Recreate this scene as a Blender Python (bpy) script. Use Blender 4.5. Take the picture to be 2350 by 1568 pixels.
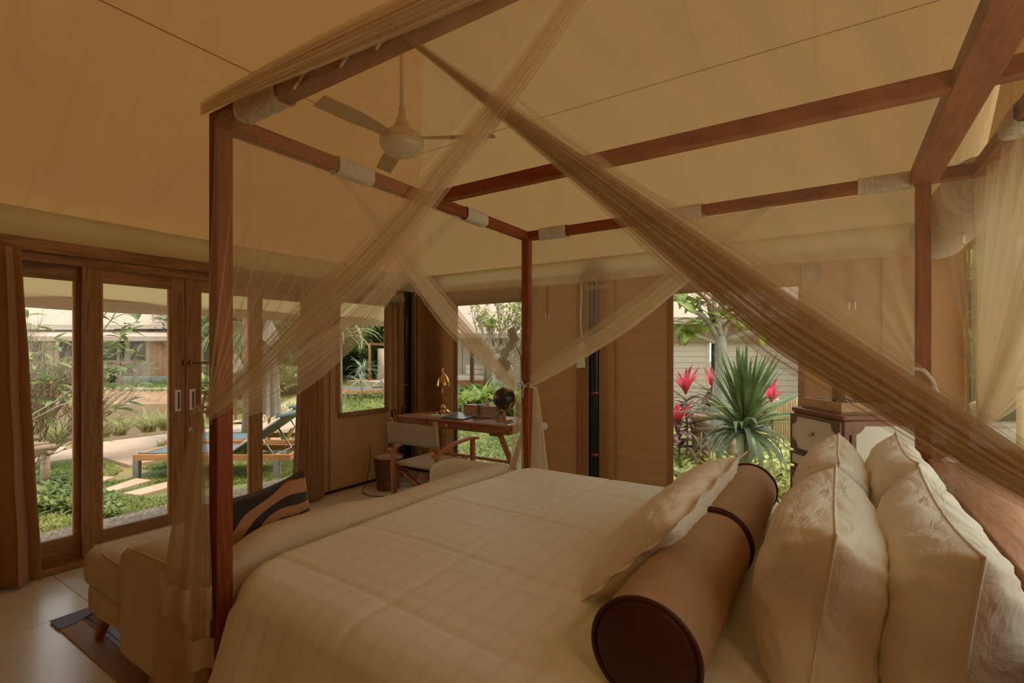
import bpy, math, random
from mathutils import Vector, Matrix, noise
random.seed(7)
sc = bpy.context.scene
for o in list(bpy.data.objects): bpy.data.objects.remove(o)

# ------------------------------------------------------------------ camera, sky, sun, exposure
YAW = math.radians(33.1); H = 1.45; FPX = 1141.0; HY = 808.0
cam_d = bpy.data.cameras.new('camera'); cam = bpy.data.objects.new('camera', cam_d)
sc.collection.objects.link(cam); sc.camera = cam
cam_d.sensor_width = 36; cam_d.lens = FPX/2350*36; cam_d.shift_y = (HY-784)/2350
cam.location = (0, 0, H); cam.rotation_euler = (math.radians(90), 0, YAW)
cam_d.clip_start = .03; cam_d.clip_end = 400

w = bpy.data.worlds.new('sky'); sc.world = w; w.use_nodes = True
nt = w.node_tree; nt.nodes.clear()
out = nt.nodes.new('ShaderNodeOutputWorld'); bg = nt.nodes.new('ShaderNodeBackground')
tc = nt.nodes.new('ShaderNodeTexCoord'); sep = nt.nodes.new('ShaderNodeSeparateXYZ')
rmp = nt.nodes.new('ShaderNodeValToRGB')
nt.links.new(tc.outputs['Generated'], sep.inputs[0]); nt.links.new(sep.outputs['Z'], rmp.inputs[0])
rmp.color_ramp.elements[0].position = 0.0; rmp.color_ramp.elements[0].color = (.95, .94, .82, 1)
rmp.color_ramp.elements[1].position = .55; rmp.color_ramp.elements[1].color = (.62, .74, .80, 1)
nt.links.new(rmp.outputs[0], bg.inputs[0]); bg.inputs[1].default_value = 1.72
nt.links.new(bg.outputs[0], out.inputs[0])

sun_d = bpy.data.lights.new('sun', 'SUN'); sun = bpy.data.objects.new('sun', sun_d); sc.collection.objects.link(sun)
sun_d.energy = 3.3; sun_d.angle = math.radians(14); sun_d.color = (1.0, .82, .60)
sun.rotation_euler = (math.radians(-14), math.radians(16), 0); sun.location = (0, 0, 12)

sc.view_settings.view_transform = 'Standard'; sc.view_settings.look = 'None'
sc.view_settings.gamma = 1; sc.view_settings.use_curve_mapping = False
sc.view_settings.exposure = 0.22
cy = sc.cycles
cy.use_adaptive_sampling = True; cy.adaptive_threshold = .02; cy.use_denoising = True; cy.max_bounces = 7; cy.diffuse_bounces = 5; cy.glossy_bounces = 3
cy.transmission_bounces = 5; cy.transparent_max_bounces = 24; cy.sample_clamp_indirect = 6
cy.caustics_reflective = False; cy.caustics_refractive = False

# ------------------------------------------------------------------ pixel -> point helpers (camera geometry)
SN, CS = math.sin(YAW), math.cos(YAW)
def LF(lat, f, z): return Vector((lat*CS - f*SN, lat*SN + f*CS, z))
def _r(px): return (px-1175)/FPX
def GF(px, py, f): return LF(_r(px)*f, f, H-(py-HY)*f/FPX)
def GZ(px, py, z):
    f = (H-z)*FPX/(py-HY); return LF(_r(px)*f, f, z)
def GX(px, py, x):
    f = x/(_r(px)*CS-SN); return GF(px, py, f)
def GY(px, py, y):
    f = y/(_r(px)*SN+CS); return GF(px, py, f)

# ------------------------------------------------------------------ mesh builder
class MB:
    def __init__(s): s.v = []; s.f = []; s.m = []; s.uv = None
    def add(s, vs, fs, mi=0):
        n = len(s.v); s.v += [Vector(p) for p in vs]; s.f += [tuple(n+i for i in f) for f in fs]; s.m += [mi]*len(fs); return s
    def box(s, x0, x1, y0, y1, z0, z1, mi=0):
        return s.add([(x0,y0,z0),(x1,y0,z0),(x1,y1,z0),(x0,y1,z0),(x0,y0,z1),(x1,y0,z1),(x1,y1,z1),(x0,y1,z1)],
              [(0,3,2,1),(4,5,6,7),(0,1,5,4),(1,2,6,5),(2,3,7,6),(3,0,4,7)], mi)
    def bar(s, a, b, w_, h_, up=(0,0,1), mi=0, w2=None, h2=None):
        a, b = Vector(a), Vector(b); d = (b-a).normalized(); u = Vector(up)
        if abs(d.dot(u)) > .98: u = Vector((0,1,0))
        r = d.cross(u).normalized(); u = r.cross(d)
        w2 = w2 or w_; h2 = h2 or h_; vs = []
        for p, ww, hh in ((a,w_,h_),(b,w2,h2)):
            vs += [p-r*ww/2-u*hh/2, p+r*ww/2-u*hh/2, p+r*ww/2+u*hh/2, p-r*ww/2+u*hh/2]
        return s.add(vs, [(3,2,1,0),(4,5,6,7),(0,1,5,4),(1,2,6,5),(2,3,7,6),(3,0,4,7)], mi)
    def tube(s, pts, rad, n=8, closed=True, mi=0, flat=1.0):
        pts = [Vector(p) for p in pts]; N = len(pts)
        if not hasattr(rad, '__len__'): rad = [rad]*N
        vs = []; prev = None
        for i, p in enumerate(pts):
            d = (pts[min(i+1,N-1)]-pts[max(i-1,0)])
            d = d.normalized() if d.length > 1e-9 else Vector((0,0,1))
            if prev is None:
                u = Vector((0,0,1)) if abs(d.z) < .9 else Vector((1,0,0))
                r = d.cross(u).normalized()
            else:
                r = (prev - d*prev.dot(d)); r = r.normalized() if r.length > 1e-6 else d.orthogonal().normalized()
            prev = r; u = d.cross(r)
            for k in range(n):
                t = 2*math.pi*k/n; vs.append(p + (r*math.cos(t)+u*math.sin(t)*flat)*rad[i])
        fs = [(i*n+k, i*n+(k+1)%n, (i+1)*n+(k+1)%n, (i+1)*n+k) for i in range(N-1) for k in range(n)]
        if closed: fs += [tuple(range(n-1,-1,-1)), tuple((N-1)*n+k for k in range(n))]
        return s.add(vs, fs, mi)
    def lathe(s, prof, c=(0,0,0), n=24, mi=0, axis='z'):
        c = Vector(c); vs = []
        for r, z in prof:
            for k in range(n):
                t = 2*math.pi*k/n; a, b = r*math.cos(t), r*math.sin(t)
                vs.append(c + Vector({'z':(a,b,z),'y':(a,z,b),'x':(z,a,b)}[axis]))
        N = len(prof)
        fs = [(i*n+k, i*n+(k+1)%n, (i+1)*n+(k+1)%n, (i+1)*n+k) for i in range(N-1) for k in range(n)]
        if prof[0][0] > 1e-5: fs.append(tuple(range(n-1,-1,-1)))
        if prof[-1][0] > 1e-5: fs.append(tuple((N-1)*n+k for k in range(n)))
        return s.add(vs, fs, mi)
    def grid(s, fn, nu, nv, mi=0, closeu=False):
        vs = [fn(i/nu, j/nv) for j in range(nv+1) for i in range(nu+1)]
        return s.add(vs, [(j*(nu+1)+i, j*(nu+1)+i+1, (j+1)*(nu+1)+i+1, (j+1)*(nu+1)+i) for j in range(nv) for i in range(nu)], mi)
    def prism(s, poly, d, mi=0):
        d = Vector(d); n = len(poly); P = [Vector(p) for p in poly]
        return s.add(P+[p+d for p in P], [tuple(range(n-1,-1,-1)), tuple(range(n,2*n))]+[(i,(i+1)%n,n+(i+1)%n,n+i) for i in range(n)], mi)
    def ball(s, c, r, n=12, m=8, mi=0):
        c = Vector(c); r = Vector(r) if hasattr(r,'__len__') else Vector((r,r,r))
        vs = [c+Vector((0,0,-r.z))]
        for j in range(1,m):
            a = math.pi*j/m
            for k in range(n):
                t = 2*math.pi*k/n; vs.append(c+Vector((r.x*math.sin(a)*math.cos(t), r.y*math.sin(a)*math.sin(t), -r.z*math.cos(a))))
        vs.append(c+Vector((0,0,r.z))); L = len(vs)-1
        fs = [(0,1+(k+1)%n,1+k) for k in range(n)]
        for j in range(m-2):
            for k in range(n):
                a = 1+j*n+k; b = 1+j*n+(k+1)%n; fs.append((a,b,b+n,a+n))
        fs += [(1+(m-2)*n+k, 1+(m-2)*n+(k+1)%n, L) for k in range(n)]
        return s.add(vs, fs, mi)

def rootmat(p):
    M = Matrix.Identity(4)
    while p is not None:
        M = Matrix.LocRotScale(p.location, p.rotation_euler, p.scale) @ M; p = p.parent
    return M
def fixn(me):
    import bmesh
    b = bmesh.new(); b.from_mesh(me); bmesh.ops.recalc_face_normals(b, faces=b.faces); b.to_mesh(me); b.free()
def obj(name, mb, mat, parent=None, smooth=False, bevel=0, solid=0, sub=0, origin=None, local=False, rec=True, autos=False, weld=False):
    me = bpy.data.meshes.new(name)
    if parent is not None and not local:
        I = rootmat(parent).inverted(); vs = [I @ v for v in mb.v]
    elif origin is not None:
        vs = [v-Vector(origin) for v in mb.v]
    else: vs = mb.v
    me.from_pydata([tuple(v) for v in vs], [], mb.f)
    mats = mat if isinstance(mat, (list, tuple)) else [mat]
    for m in mats: me.materials.append(m)
    if len(mats) > 1: me.polygons.foreach_set('material_index', mb.m)
    if weld:
        import bmesh
        b = bmesh.new(); b.from_mesh(me); bmesh.ops.remove_doubles(b, verts=b.verts, dist=1e-4); b.to_mesh(me); b.free()
    if rec and len(mb.f) < 60000: fixn(me)
    if smooth: me.polygons.foreach_set('use_smooth', [True]*len(me.polygons))
    if autos:
        me.polygons.foreach_set('use_smooth', [True]*len(me.polygons))
        try: me.set_sharp_from_angle(angle=math.radians(40))
        except Exception: pass
    me.update()
    o = bpy.data.objects.new(name, me); sc.collection.objects.link(o)
    if parent is not None: o.parent = parent
    elif origin is not None: o.location = origin
    if sub:
        m = o.modifiers.new('sub', 'SUBSURF'); m.levels = sub; m.render_levels = sub
    if solid:
        m = o.modifiers.new('solid', 'SOLIDIFY'); m.thickness = solid; m.offset = 0
    if bevel:
        m = o.modifiers.new('bevel', 'BEVEL'); m.width = bevel; m.segments = 2; m.limit_method = 'ANGLE'; m.harden_normals = False
    return o
def tag(o, label, cat, group=None, kind=None):
    o['label'] = label; o['category'] = cat
    if group: o['group'] = group
    if kind: o['kind'] = kind
    return o
def thing(name, label, cat, loc=(0,0,0), rotz=0, group=None, kind=None):
    o = bpy.data.objects.new(name, None); sc.collection.objects.link(o); o.empty_display_size = .1
    o.location = loc; o.rotation_euler = (0,0,rotz); return tag(o, label, cat, group, kind)
def struct(o, label=None, cat=None):
    o['kind'] = 'structure'
    if label: o['label'] = label
    if cat: o['category'] = cat
    return o
def sempty(name, label, cat, loc=(0,0,0), rotz=0):
    return struct(thing(name, label, cat, loc, rotz))
def kids(o): return [c for c in bpy.data.objects if c.parent == o]
def dup(root, loc, rotz=None, label=None, scale=None):
    allo = list(bpy.data.objects)
    def ch(o): return [c for c in allo if c.parent == o]
    r = root.copy(); sc.collection.objects.link(r); r.location = loc
    if rotz is not None: r.rotation_euler = (0,0,rotz)
    if scale is not None: r.scale = (scale,)*3
    if label: r['label'] = label
    for c0 in ch(root):
        c = c0.copy(); sc.collection.objects.link(c); c.parent = r
        for g0 in ch(c0):
            g = g0.copy(); sc.collection.objects.link(g); g.parent = c
    return r

# ------------------------------------------------------------------ materials
def _new(name):
    m = bpy.data.materials.new(name); m.use_nodes = True; n = m.node_tree; n.nodes.clear(); return m, n
def _N(n, t, **k):
    x = n.nodes.new(t)
    for a, b in k.items():
        if a.startswith('_'): setattr(x, a[1:], b)
        else: x.inputs[a.replace('__',' ')].default_value = b
    return x
def _coord(n, scale=(1,1,1), obj_space=True):
    t = n.nodes.new('ShaderNodeTexCoord'); mp = n.nodes.new('ShaderNodeMapping'); mp.inputs['Scale'].default_value = scale
    n.links.new(t.outputs['Object'], mp.inputs[0]); return mp.outputs[0]
def _ramp(n, src, c1, c2, p1=.3, p2=.7):
    r = n.nodes.new('ShaderNodeValToRGB'); e = r.color_ramp.elements
    e[0].position = p1; e[0].color = (*c1,1); e[1].position = p2; e[1].color = (*c2,1)
    n.links.new(src, r.inputs[0]); return r.outputs[0]
def surf(name, c1, c2=None, rough=.7, scale=6, stretch=(1,1,1), bump=0, bscale=60, bstretch=(1,1,1), metal=0, spec=.4, detail=4, dist=.01, p=(.3,.7), sheen=0, coat=0):
    m, n = _new(name)
    b = _N(n, 'ShaderNodeBsdfPrincipled', Roughness=rough, Metallic=metal); b.inputs['Specular IOR Level'].default_value = spec
    if sheen: b.inputs['Sheen Weight'].default_value = sheen
    if coat: b.inputs['Coat Weight'].default_value = coat; b.inputs['Coat Roughness'].default_value = .15
    o = n.nodes.new('ShaderNodeOutputMaterial'); n.links.new(b.outputs[0], o.inputs[0])
    if c2 is not None:
        t = _N(n, 'ShaderNodeTexNoise', Scale=scale, Detail=detail); n.links.new(_coord(n, stretch), t.inputs['Vector'])
        n.links.new(_ramp(n, t.outputs['Fac'], c1, c2, *p), b.inputs['Base Color'])
    else: b.inputs['Base Color'].default_value = (*c1,1)
    if bump:
        t2 = _N(n, 'ShaderNodeTexNoise', Scale=bscale, Detail=3); n.links.new(_coord(n, bstretch), t2.inputs['Vector'])
        bp = _N(n, 'ShaderNodeBump', Strength=bump, Distance=dist); n.links.new(t2.outputs['Fac'], bp.inputs['Height'])
        n.links.new(bp.outputs[0], b.inputs['Normal'])
    return m
def wood(name, c1, c2, axis='x', rough=.45, scale=5, knots=True, coat=0):
    st = {'x':(.35,5,5), 'y':(5,.35,5), 'z':(5,5,.35)}[axis]
    m, n = _new(name)
    b = _N(n, 'ShaderNodeBsdfPrincipled', Roughness=rough+.08); b.inputs['Specular IOR Level'].default_value = .28
    if coat: b.inputs['Coat Weight'].default_value = coat*.7
    o = n.nodes.new('ShaderNodeOutputMaterial'); n.links.new(b.outputs[0], o.inputs[0])
    co = _coord(n, st)
    t = _N(n, 'ShaderNodeTexNoise', Scale=scale, Detail=6, Roughness=.6, Distortion=1.2); n.links.new(co, t.inputs['Vector'])
    r = _ramp(n, t.outputs['Fac'], c1, c2, .32, .66)
    t3 = _N(n, 'ShaderNodeTexNoise', Scale=scale*9, Detail=3); n.links.new(co, t3.inputs['Vector'])
    mx = n.nodes.new('ShaderNodeMix'); mx.data_type = 'RGBA'; mx.blend_type = 'MULTIPLY'; mx.inputs[0].default_value = .55
    n.links.new(r, mx.inputs[6]); n.links.new(_ramp(n, t3.outputs['Fac'], (.6,.55,.5), (1.1,1.1,1.1), .35, .6), mx.inputs[7])
    n.links.new(mx.outputs[2], b.inputs['Base Color'])
    bp = _N(n, 'ShaderNodeBump', Strength=.15, Distance=.004); n.links.new(t3.outputs['Fac'], bp.inputs['Height']); n.links.new(bp.outputs[0], b.inputs['Normal'])
    return m
def cloth(name, c1, c2=None, trans=0, tcol=None, rough=.85, weave=0, wr=0, wscale=3, wstretch=(1,1,1), nscale=2.0, sheen=0):
    """woven fabric: diffuse, a share of light let through, fine weave, soft creases"""
    m, n = _new(name); c2 = c2 or tuple(c*.92 for c in c1)
    b = _N(n, 'ShaderNodeBsdfPrincipled', Roughness=rough); b.inputs['Specular IOR Level'].default_value = .2
    if sheen: b.inputs['Sheen Weight'].default_value = sheen
    o = n.nodes.new('ShaderNodeOutputMaterial')
    t = _N(n, 'ShaderNodeTexNoise', Scale=nscale, Detail=4); n.links.new(_coord(n), t.inputs['Vector'])
    col = _ramp(n, t.outputs['Fac'], c1, c2); n.links.new(col, b.inputs['Base Color'])
    h = None
    if weave:
        t2 = _N(n, 'ShaderNodeTexNoise', Scale=weave, Detail=2); n.links.new(_coord(n, (1,1,3)), t2.inputs['Vector'])
        bp = _N(n, 'ShaderNodeBump', Strength=.25, Distance=.003); n.links.new(t2.outputs['Fac'], bp.inputs['Height']); h = bp.outputs[0]
    if wr:
        t4 = _N(n, 'ShaderNodeTexNoise', Scale=wscale, Detail=4, Distortion=.6); n.links.new(_coord(n, wstretch), t4.inputs['Vector'])
        bp2 = _N(n, 'ShaderNodeBump', Strength=wr, Distance=.05); n.links.new(t4.outputs['Fac'], bp2.inputs['Height'])
        if h: n.links.new(h, bp2.inputs['Normal'])
        h = bp2.outputs[0]
    if h: n.links.new(h, b.inputs['Normal'])
    if trans:
        tr = n.nodes.new('ShaderNodeBsdfTranslucent'); tr.inputs[0].default_value = (*(tcol or c1),1)
        if h: n.links.new(h, tr.inputs['Normal'])
        mx = n.nodes.new('ShaderNodeMixShader'); mx.inputs[0].default_value = trans
        n.links.new(b.outputs[0], mx.inputs[1]); n.links.new(tr.outputs[0], mx.inputs[2]); n.links.new(mx.outputs[0], o.inputs[0])
    else: n.links.new(b.outputs[0], o.inputs[0])
    return m
def net(name, col, op, var=.12):
    m, n = _new(name); o = n.nodes.new('ShaderNodeOutputMaterial')
    d = _N(n, 'ShaderNodeBsdfDiffuse'); d.inputs[0].default_value = (*col,1)
    t = _N(n, 'ShaderNodeBsdfTranslucent'); t.inputs[0].default_value = (*col,1)
    mx = n.nodes.new('ShaderNodeMixShader'); mx.inputs[0].default_value = .45
    n.links.new(d.outputs[0], mx.inputs[1]); n.links.new(t.outputs[0], mx.inputs[2])
    tr = n.nodes.new('ShaderNodeBsdfTransparent')
    m2 = n.nodes.new('ShaderNodeMixShader')
    ns = _N(n, 'ShaderNodeTexNoise', Scale=1500, Detail=1); n.links.new(_coord(n), ns.inputs['Vector'])
    mr = n.nodes.new('ShaderNodeMapRange'); mr.inputs['From Min'].default_value = .3; mr.inputs['From Max'].default_value = .7
    mr.inputs['To Min'].default_value = max(0,op-var); mr.inputs['To Max'].default_value = min(1,op+var)
    n.links.new(ns.outputs['Fac'], mr.inputs[0]); n.links.new(mr.outputs[0], m2.inputs[0])
    n.links.new(tr.outputs[0], m2.inputs[1]); n.links.new(mx.outputs[0], m2.inputs[2]); n.links.new(m2.outputs[0], o.inputs[0])
    return m
def glass(name, tint=(1,1,1), refl=.05):
    m, n = _new(name); o = n.nodes.new('ShaderNodeOutputMaterial')
    tr = n.nodes.new('ShaderNodeBsdfTransparent'); tr.inputs[0].default_value = (*tint,1)
    g = _N(n, 'ShaderNodeBsdfGlossy', Roughness=.02)
    mx = n.nodes.new('ShaderNodeMixShader'); fr = _N(n, 'ShaderNodeFresnel', IOR=1.3)
    n.links.new(fr.outputs[0], mx.inputs[0]); n.links.new(tr.outputs[0], mx.inputs[1]); n.links.new(g.outputs[0], mx.inputs[2]); n.links.new(mx.outputs[0], o.inputs[0])
    return m
def leafm(name, c1, c2, trans=.35, scale=3, rough=.5):
    m, n = _new(name); o = n.nodes.new('ShaderNodeOutputMaterial')
    b = _N(n, 'ShaderNodeBsdfPrincipled', Roughness=rough)
    t = _N(n, 'ShaderNodeTexNoise', Scale=scale, Detail=3); n.links.new(_coord(n), t.inputs['Vector'])
    col = _ramp(n, t.outputs['Fac'], c1, c2, .35, .62); n.links.new(col, b.inputs['Base Color'])
    tr = n.nodes.new('ShaderNodeBsdfTranslucent'); n.links.new(col, tr.inputs[0])
    mx = n.nodes.new('ShaderNodeMixShader'); mx.inputs[0].default_value = trans
    n.links.new(b.outputs[0], mx.inputs[1]); n.links.new(tr.outputs[0], mx.inputs[2]); n.links.new(mx.outputs[0], o.inputs[0])
    return m

M = {}
M['teak_x'] = wood('teak_x', (.17,.036,.009), (.33,.090,.024), 'x')
M['teak_y'] = wood('teak_y', (.17,.036,.009), (.33,.090,.024), 'y')
M['teak_z'] = wood('teak_z', (.17,.036,.009), (.33,.090,.024), 'z')
M['door_z'] = wood('door_z', (.22,.105,.038), (.46,.24,.095), 'z', scale=4)
M['door_y'] = wood('door_y', (.22,.105,.038), (.46,.24,.095), 'y', scale=4)
M['chairwood'] = wood('chairwood', (.38,.14,.045), (.60,.26,.09), 'z')
M['desk_x'] = wood('desk_x', (.38,.15,.05), (.64,.31,.125), 'x', rough=.3, coat=.3)
M['desk_dark'] = wood('desk_dark', (.22,.075,.026), (.42,.17,.065), 'x', rough=.4)
M['shelf'] = wood('shelf', (.26,.10,.035), (.44,.20,.085), 'y', rough=.3, coat=.25)
M['orange_wood'] = wood('orange_wood', (.50,.20,.06), (.72,.33,.12), 'x')
M['brass'] = surf('brass', (.72,.46,.17), (.60,.36,.12), rough=.24, metal=1, scale=20)
M['bronze'] = surf('bronze', (.14,.08,.04), rough=.4, metal=.8)
M['chrome'] = surf('chrome', (.75,.72,.66), rough=.2, metal=1)
M['steel_plate'] = surf('steel_plate', (.62,.56,.46), rough=.35, metal=.4)
M['black'] = surf('black', (.012,.009,.007), (.02,.015,.01), rough=.5)
M['white'] = surf('white', (.75,.72,.66), rough=.5)
M['canvas'] = cloth('canvas', (.58,.40,.20), (.53,.36,.17), trans=.42, tcol=(.225,.105,.031), weave=260, wr=1.0, wscale=2.2, wstretch=(.35,2.2,.35))
M['canvas_b'] = cloth('canvas_b', (.60,.45,.25), (.56,.41,.21), trans=.46, tcol=(.20,.118,.046), weave=260, wr=1.0, wscale=2.2, wstretch=(2.2,.35,.35))  # far slope: yellower, brighter canvas copy, ground bounce put into the colour
M['canvas_c'] = cloth('canvas_c', (.52,.36,.18), (.48,.33,.16), trans=.3, tcol=(.25,.13,.045), weave=260)  # unseen near slope: darker, less translucent canvas copy that dims the near bed
M['dark_cloth'] = cloth('dark_cloth', (.22,.10,.035), (.19,.085,.03), weave=200)  # unseen front wall only: made dark and opaque to dim the near bed
M['flap'] = cloth('flap', (.64,.52,.31), (.60,.48,.28), trans=.4, tcol=(.50,.37,.17), weave=260, wr=.6, wscale=3)
M['awning'] = cloth('awning', (.62,.50,.30), (.58,.45,.26), trans=.42, tcol=(.42,.32,.15), weave=260, wr=.5, wscale=1.6)
M['valance'] = cloth('valance', (.52,.39,.25), (.46,.34,.21), trans=.25, tcol=(.5,.33,.18), weave=200, wr=.3)
M['wallcanvas'] = cloth('wallcanvas', (.42,.23,.10), (.37,.20,.085), trans=.17, tcol=(.30,.13,.04), weave=220, wr=.25, wscale=4)
M['drape'] = cloth('drape', (.48,.27,.125), (.42,.225,.10), trans=.15, tcol=(.45,.2,.07), rough=.5, weave=240, wr=.15, wscale=6, sheen=.3)
M['linen'] = cloth('linen', (.82,.82,.68), (.78,.78,.64), weave=300, wr=.2, wscale=7)
M['pillow'] = cloth('pillow', (.88,.80,.62), (.84,.76,.58), weave=300, wr=.5, wscale=7, wstretch=(2.2,.7,1))
M['bolster'] = cloth('bolster', (.50,.32,.165), (.44,.27,.135), weave=200, wr=.35, wscale=6, wstretch=(1,2.5,1), rough=.7)
M['leather_dark'] = surf('leather_dark', (.07,.018,.007), (.09,.024,.009), rough=.5, bump=.1)
M['sofa'] = cloth('sofa', (.68,.60,.43), (.63,.55,.39), weave=400, wr=.25, wscale=9)
M['net'] = net('net', (.80,.66,.42), .14, .06)
M['netsheer'] = net('netsheer', (.84,.71,.47), .27, .07)
M['netlight'] = net('netlight', (.90,.79,.56), .60, .12)
M['netlightmid'] = net('netlightmid', (.88,.76,.53), .34, .08)
M['netmid'] = net('netmid', (.70,.55,.33), .34, .08)
M['netdense'] = net('netdense', (.56,.41,.22), .66, .12)
M['hem'] = net('hem', (.84,.72,.52), .62)
M['sleeve'] = cloth('sleeve', (.80,.74,.60), (.74,.68,.54), weave=200, wr=.5, wscale=30, trans=.2)
M['floor'] = surf('floor', (.86,.86,.74), (.90,.90,.78), rough=.27, scale=1.4, spec=.8, bump=.03, bscale=30)
M['grout'] = surf('grout', (.30,.22,.14), rough=.9)
M['glass'] = glass('glass')
# ================================================================== THE ROOM
XA, YB, XD, YC = -4.33, 4.5, .74, -1.6      # glass side, far side, headboard side, side behind the camera
ZE = 2.36; SL = .76                          # height where the roof starts, roof slope
# floor slab with its tiles
fl = struct(obj('floor', MB().box(XA-.12, XD+.9, YC-.05, YB+.05, -.10, -.012), M['grout'], origin=(0,0,0)), 'large pale cream floor tiles with thin brown joints', 'floor')
xs = [XA-.02]+[-3.55+.8*i for i in range(7)]; ys = [YC-.05]+[1.075+.8*i for i in range(-3,4)]+[3.475+.8, YB+.04]
for i in range(len(xs)-1):
    for j in range(len(ys)-1):
        if ys[j+1]-ys[j] < .05: continue
        obj('tile', MB().box(xs[i]+.002, xs[i+1]-.002, ys[j]+.002, ys[j+1]-.002, -.012, 0), M['floor'], fl)

# roof: hip over the glass side, long slopes over the far side and the side behind
ry = (YB+YC)/2; hw = YB-ry; RZ = ZE+hw*SL; rx = XA+hw
def wrn(p, a=.02, s=1.0):
    return noise.noise(Vector((p.x*s*.9, p.y*s*.9, p.z*s*1.1)))*a
def ridgew(p, n, q, a=.013):       # soft pleats that run down the slope
    return Vector(n)*(noise.noise(Vector((q*3.2, 0, p.z*.45)))*a*2 + noise.noise(Vector((q*13, 3, p.z*1.0)))*a*.75)
ceil = sempty('ceiling', 'tan canvas tent roof inside with seams and soft pleats', 'ceiling')
nA = Vector((SL,0,-1)).normalized(); nB = Vector((0,-SL,-1)).normalized()
def slopeA(u, v):
    x = XA+v*hw; y0 = YC+v*hw; y1 = YB-v*hw; y = y0+(y1-y0)*u
    e = min(1, 8*min(u, 1-u, 1.02-v)*(1-v)+0*v); p = Vector((x, y, ZE+v*hw*SL)); return p + ridgew(p, nA, y)*max(0,min(e, v*12, abs(v-.385)*14, abs(v-.77)*14))
def slopeB(u, v):
    y = YB-v*hw; x0 = XA+v*hw; x = x0+(XD+.35-x0)*u
    p = Vector((x, y, ZE+v*hw*SL)); return p + ridgew(p, nB, x)*max(0,min(1, 10*u, v*12, 6*(1-v), abs(v-.385)*14, abs(v-.77)*14))
def slopeC(u, v):
    y = YC+v*hw; x0 = XA+v*hw; x = x0+(XD+.35-x0)*u
    return Vector((x, y, ZE+v*hw*SL))
obj('roof_panel', MB().grid(slopeA, 150, 46), M['canvas'], ceil, smooth=True)
obj('roof_panel', MB().grid(slopeB, 150, 46), M['canvas_b'], ceil, smooth=True)
obj('roof_panel', MB().grid(slopeC, 20, 10), M['canvas_c'], ceil, smooth=True)
# sewn seams
M['seam'] = surf('seam', (.33,.22,.12), rough=.9)
for v in (.0, .385, .77):
    mb = MB(); N = 120
    mb.tube([slopeA(i/N, v)+nA*.004 for i in range(N+1)], .003, 5); obj('seam', mb, M['seam'], ceil)
    mb = MB(); mb.tube([slopeB(i/N, v)+nB*.004 for i in range(N+1)], .002, 5); obj('seam', mb, M['seam'], ceil)
# flaps under the eaves
def flapA(u, v):
    y = YC+(YB-YC)*u; z = ZE-.19*v
    return Vector((XA+.05+.006*math.sin(y*9)+noise.noise(Vector((y*4, z*5, 1)))*.03*v, y, z))
obj('eave_flap', MB().grid(flapA, 160, 8), M['flap'], ceil, smooth=True)
def flapB(u, v):
    x = XA+.02+(XD-XA)*u; z = ZE-(.22+.012*math.sin(x*2.2))*v
    return Vector((x, YB-.05+noise.noise(Vector((x*4, z*5, 7)))*.02*v, z))
obj('eave_flap', MB().grid(flapB, 160, 8), M['flap'], ceil, smooth=True)
# awning overhang on the glass side
aw = sempty('awning', 'pale canvas porch awning with brown valance outside the glass doors', 'awning')
def aw1(u, v):
    y = YC-.3+(YB+.9-YC)*u; x = XA-.02-v*.64
    z = ZE-SL*.64*v+.03*math.sin(math.pi*v)*math.sin(y*1.7)-.05*math.sin(math.pi*v)
    return Vector((x, y, z))
obj('awning_canvas', MB().grid(aw1, 120, 12), M['awning'], aw, smooth=True)
def aw2(u, v):
    y = YC-.3+(YB+.9-YC)*u; x = XA-.66+.008*math.sin(y*5)
    return Vector((x, y, 1.895-.115*v+.008*math.sin(y*3)))
obj('valance', MB().grid(aw2, 120, 3), M['valance'], aw, smooth=True)
obj('valance', MB().grid(lambda u, v: Vector((XA-.64+.64*u, YB+.6, ZE-SL*.64*(1-u)-.02-v*.14)), 10, 3), M['valance'], aw, smooth=True)

# canvas wall with sewn tucks; holes given as rectangles
def tuck_wall(name, axis, c, u0, u1, z0, z1, holes, inward, parent=None):
    """axis 'x': plane x=c, runs along y. One continuous canvas sheet with a tuck each 10 cm."""
    mb = MB(); us = sorted(set([u0,u1]+[h[0] for h in holes]+[h[1] for h in holes]))
    fine = []
    for a, b in zip(us, us[1:]):
        k = max(1, int((b-a)/.10)); fine += [a+(b-a)*i/k for i in range(k)]
    fine.append(us[-1])
    zs = []; z = z0
    while z < z1-1e-6:
        zs += [z, z+.012, z+.05]; z += .10
    zs = sorted(set([round(q,4) for q in zs+[z1]+[h[2] for h in holes]+[h[3] for h in holes] if q <= z1+1e-6]))
    def P(u, z):
        k = (z-z0) % .10; d = .0032 if .010 < k < .02 else (.001 if k < .01 else .0)
        d += noise.noise(Vector((u*2.5, z*1.5, c)))*.012
        return Vector((c+d*inward, u, z)) if axis == 'x' else Vector((u, c+d*inward, z))
    idx = {}
    vs = []; fs = []
    for j, z in enumerate(zs):
        for i, u in enumerate(fine): idx[i,j] = len(vs); vs.append(P(u, z))
    for j in range(len(zs)-1):
        for i in range(len(fine)-1):
            mu = (fine[i]+fine[i+1])/2; mz = (zs[j]+zs[j+1])/2
            if any(h[0] < mu < h[1] and h[2] < mz < h[3] for h in holes): continue
            fs.append((idx[i,j], idx[i+1,j], idx[i+1,j+1], idx[i,j+1]))
    mb.add(vs, fs)
    return obj(name, mb, M['wallcanvas'], parent, smooth=True, origin=None if parent else (0,0,0))

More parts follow.
